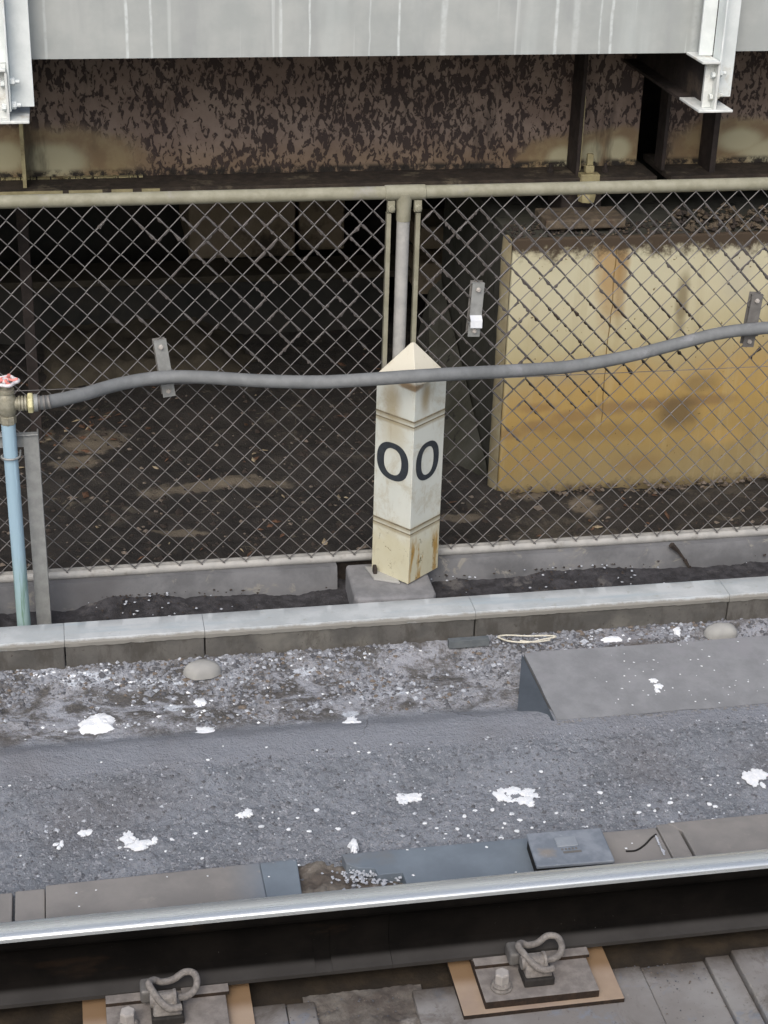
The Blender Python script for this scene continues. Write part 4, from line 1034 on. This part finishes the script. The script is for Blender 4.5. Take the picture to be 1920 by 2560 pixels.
splat(1887, 1940, 52, 42, 'white splash with broken edge near the right edge of the photo', 3, [(-10, 6, .6, .8), (12, -6, .6, .6), (20, 22, .2, .3)])
splat(348, 2105, 84, 40, 'winding white splash on the dark trackbed at lower left', 4, [(-28, -12, .32, .6), (-8, 4, .5, .45), (22, 0, .4, .3), (38, -6, .14, .4), (0, 12, .4, .3)])
splat(241, 1810, 78, 48, 'thick bright white heap on the gravel at left', 5, [(0, 4, 1, .8), (8, -8, .7, .6), (-20, 6, .5, .5)], .012)
splat(612, 2034, 38, 24, 'pointed white splash on the trackbed left of the middle', 6, [(-8, 4, .6, .5), (8, -3, .5, .7)])
splat(214, 2081, 36, 14, 'narrow white dash above the winding splash', 7, [(-8, 1, .5, .9), (7, -1, .6, .8)])
splat(148, 2112, 26, 18, 'small forked white splash at lower left', 8, [(-6, -2, .6, .3), (6, -4, .3, .7), (-1, 6, .3, .4)])
splat(512, 1826, 44, 18, 'flat white flake on the gravel near the smooth strip', 9)
splat(500, 1757, 28, 20, 'angular white chip on the gravel below the left mortar lump', 10, None, .006)
splat(1262, 1656, 34, 20, 'white clump on gravel left of the ramp corner', 11, None, .006)
splat(1690, 1578, 24, 26, 'white block chip on the gravel left of the right mortar lump', 12, None, .010)
splat(1530, 1598, 50, 12, 'flat white chip on the gravel behind the ramp', 13, None, .006)
splat(1642, 1712, 34, 40, 'three white spots in a row on the concrete ramp', 14, [(-8, -12, .5, .25), (4, 2, .6, .3), (0, 12, .3, .3)], .002)
splat(885, 2118, 18, 26, 'upright white pebble at the torn end of the blue grey plate', 15, None, .012)
splat(790, 1684, 60, 14, 'long pale chip on the gravel below the kerb', 16, [(-10, 0, .6, .8), (12, -4, .5, .8)], .005)
splat(880, 1800, 46, 30, 'pale star shaped smear on the gravel near the smooth strip', 17, [(0, 0, .5, .6), (-8, 6, .5, .4), (12, 6, .5, .3)], .002)
def dot(m, c, r, seed, h=.0016):
    rn = random.Random(seed); n = 9; ph = rn.random()*6; el = rn.uniform(.65, 1); vs_ = []
    for rr, hh in ((1, -.002), (1, h*.5), (.6, h)):
        for k in range(n):
            q = 2*math.pi*k/n; w_ = 1+.16*math.sin(2*q+ph)+.1*math.sin(3*q+ph*2)
            vs_.append((c[0]+r*rr*w_*math.cos(q), c[1]+r*rr*w_*math.sin(q)*el, c[2]+hh))
    m.add(vs_, [(i*n+k, i*n+(k+1) % n, (i+1)*n+(k+1) % n, (i+1)*n+k) for i in range(2) for k in range(n)]+[tuple(range(2*n, 3*n))])
def onbed(px, py):
    c_ = UZ(px, py, .06)
    for _ in range(4): c_ = UZ(px, py, bedz(c_.x, c_.y)+.001)
    return c_
m = MB()
A_ = [(400,232,7),(443,210,7),(516,205,7),(235,262,6),(284,282,6),(371,285,6),(416,313,5),(323,306,4),(596,222,7),(630,248,8),(567,262,5),(618,294,7),(553,323,7),(572,348,5),(733,256,5),(782,219,6),(889,207,5),(963,134,8),(1253,176,8),(1232,110,6),(1256,159,4),(1123,217,7),(1165,187,7),(1189,210,5),(1415,182,8),(1440,192,7),(1290,216,4),(1262,257,6),(1357,260,6),(1420,103,5),(1535,95,4),(1384,77,4),(1502,144,4),(1430,245,4),(1325,146,3),(718,47,6),(680,280,4),(456,332,5),(1060,235,3),(1087,153,3),(968,178,5),(900,105,5),(270,160,4)]
B_ = [(1313,870,8),(855,866,5),(1083,938,8),(1197,950,7),(1282,958,7),(1402,948,8),(1465,882,7),(1235,903,5),(810,967,6),(857,958,5),(711,991,5),(994,1009,5),(496,1026,5),(687,1041,4),(838,1070,5),(1090,904,3),(40,769,4),(862,662,5),(1472,593,4),(1315,622,4),(1428,643,4),(1487,629,4),(1530,632,5),(1105,610,4),(1620,598,4),(517,1068,3),(980,752,3),(1130,880,3),(1155,905,3),(420,672,3)]
for i, (x_, y_, r_) in enumerate([(920+x_*.603, 1900+y_*.603, r_) for x_, y_, r_ in A_]+[(x_*.603, 1500+y_*.603, r_) for x_, y_, r_ in B_]):
    c_ = onbed(x_, y_)
    if c_.y > 3.45: dot(m, c_, .0012*r_*.75, i)
for i in range(60):
    c_ = onbed(random.uniform(0, 1920), random.uniform(1860, 2140))
    if 3.46 < c_.y < 3.98: dot(m, c_, random.uniform(.0012, .003), i)
for i in range(75):
    px = random.uniform(1360, 1930); py = random.uniform(1600, 1790); c_ = UZ(px, py, .1)
    for _ in range(3): c_ = UZ(px, py, rampz(c_.y)+.0005)
    if c_.x < Cc.x+.03 or not Cc.y+.01 < c_.y < A.y-.01: continue
    if px < 1400+60: continue
    m.rock(c_, random.uniform(.0015, .0038), .3, i)
for (px, py) in ((191, 2232), (240, 2225), (198, 2266), (418, 2192), (519, 2190), (672, 2191), (747, 2162), (1018, 2124), (1062, 2124), (1033, 2188), (1216, 2118), (1565, 2121), (1580, 2108), (1761, 2111), (1290, 2180)):
    c_ = UZ(px, py, .0655); m.rock(c_, random.uniform(.003, .005), .35, px)
m.build('white_specks', 'chalk_white', kind='stuff')
# pebbles set in the trackbed and loose gravel behind the smooth strip
m = MB()
for i in range(15000):
    x = random.uniform(-.5, 2.3); y = random.uniform(3.44, 3.86)
    z = bed(x, y); r = random.choice((.0018, .0025, .003, .0045, .0065))*random.uniform(.7, 1.3)
    m.cur = random.choice((0, 0, 0, 1, 0, 2 if random.random() < .22 else 0)); m.rock((x, y, z-r*.1), r, .5, i)
for i in range(19000):
    x = random.uniform(-.5, 2.6); y = 4.03+random.random()**.8*.325
    if x > 1.23 and y < 4.24: continue
    d = nz(x, y, 3.5, 4)+(y-4.2)*2.2
    if random.random() > .40+d*1.2: continue
    z = bed(x, y); r = random.choice((.0025, .0035, .005, .007, .010))*random.uniform(.7, 1.2)
    wz = nz(x, y, 4, 3, 9) > .18
    m.cur = random.choice((0, 0, 1, 0, 2 if wz or random.random() < .3 else 0, 3 if random.random() < .5 else 1)); m.rock((x, y, z+r*.2), r, .6, i)
for (px, py, sx_, sy_, n_) in ((215, 1703, 70, 12, 90), (400, 1706, 80, 8, 90), (110, 1690, 35, 16, 40), (585, 1668, 35, 12, 35), (780, 1680, 60, 10, 35), (240, 1812, 50, 12, 30), (1000, 1640, 300, 25, 90), (500, 1760, 300, 45, 90), (1500, 1600, 200, 8, 50)):
    for i in range(n_):
        c_ = onbed(random.gauss(px, sx_), random.gauss(py, sy_))
        if not 4.03 < c_.y < 4.34 or (c_.x > 1.22 and c_.y < 4.24): continue
        r = random.uniform(.0025, .008); m.cur = 4 if random.random() < .6 else 2; m.rock(c_, r, .5, i)
m.build('gravel', ['stone_grey', 'stone_dark', 'stone_light', 'stone_brown', 'chalk_white'], kind='stuff')
m = MB()
for i in range(1500):
    x = random.uniform(-.5, 2.4); y = 4.74-random.random()**2*.16
    if .78 < x < 1.09: continue
    if random.random() > .25+.9*nz(x, 0, 2.2, 3): continue
    r = random.uniform(.002, .006); m.cur = 0 if random.random() < .8 else 1; m.rock((x, y, .11+.03*max(0, (y-4.62)/.13)), r, .6, i)
m.build('channel_grit', ['debris_and_shade', 'stone_light'], kind='stuff')
# leaf litter and scraps under the bridge
m = MB()
for i in range(420):
    if random.random() < .35: c_ = Vector((random.gauss(.08, .25), random.gauss(6.6, .3), 0))
    else: c_ = Vector((random.uniform(-.5, 3.0), random.uniform(4.88, 7.3), 0))
    if c_.x > 1.35 and c_.y > 5.4: continue
    if c_.y < 4.86 or c_.y > 7.8: continue
    if nz(c_.x, c_.y, 2.5, 3, 4) < -.05: continue
    z = soil(c_.x, c_.y)+.005; L = random.uniform(.008, .028); W = L*random.uniform(.25, .6); q = random.random()*6.28
    u_ = Vector((math.cos(q), math.sin(q), random.uniform(-.3, .3))); v_ = Vector((-math.sin(q), math.cos(q), random.uniform(-.4, .4))); c_.z = z
    m.cur = 0 if random.random() < .72 else 1
    m.add([c_-u_*L, c_-v_*W+Vector((0, 0, .003)), c_+u_*L, c_+v_*W, c_+Vector((0, 0, .006)), c_-Vector((0, 0, .001))], [(0, 1, 4), (1, 2, 4), (2, 3, 4), (3, 0, 4), (1, 0, 5), (2, 1, 5), (3, 2, 5), (0, 3, 5)])
o = m.build('leaf_litter', ['leaf_brown', 'leaf_pale'], kind='stuff')
m = MB()
for i in range(1800):
    x = random.uniform(-.6, 3.0); y = random.uniform(4.87, 6.6)
    if x > 1.4 and y > 5.42: continue
    r = random.uniform(.003, .013)*(1 if random.random() < .9 else 1.8); m.cur = 0 if random.random() < .8 else 1
    m.rock((x, y, soil(x, y)+r*.1), r, .6, i)
m.build('soil_rubble', ['debris_and_shade', 'stone_brown'], kind='stuff')
for o in bpy.data.objects:
    if '_o' in o: del o['_o']
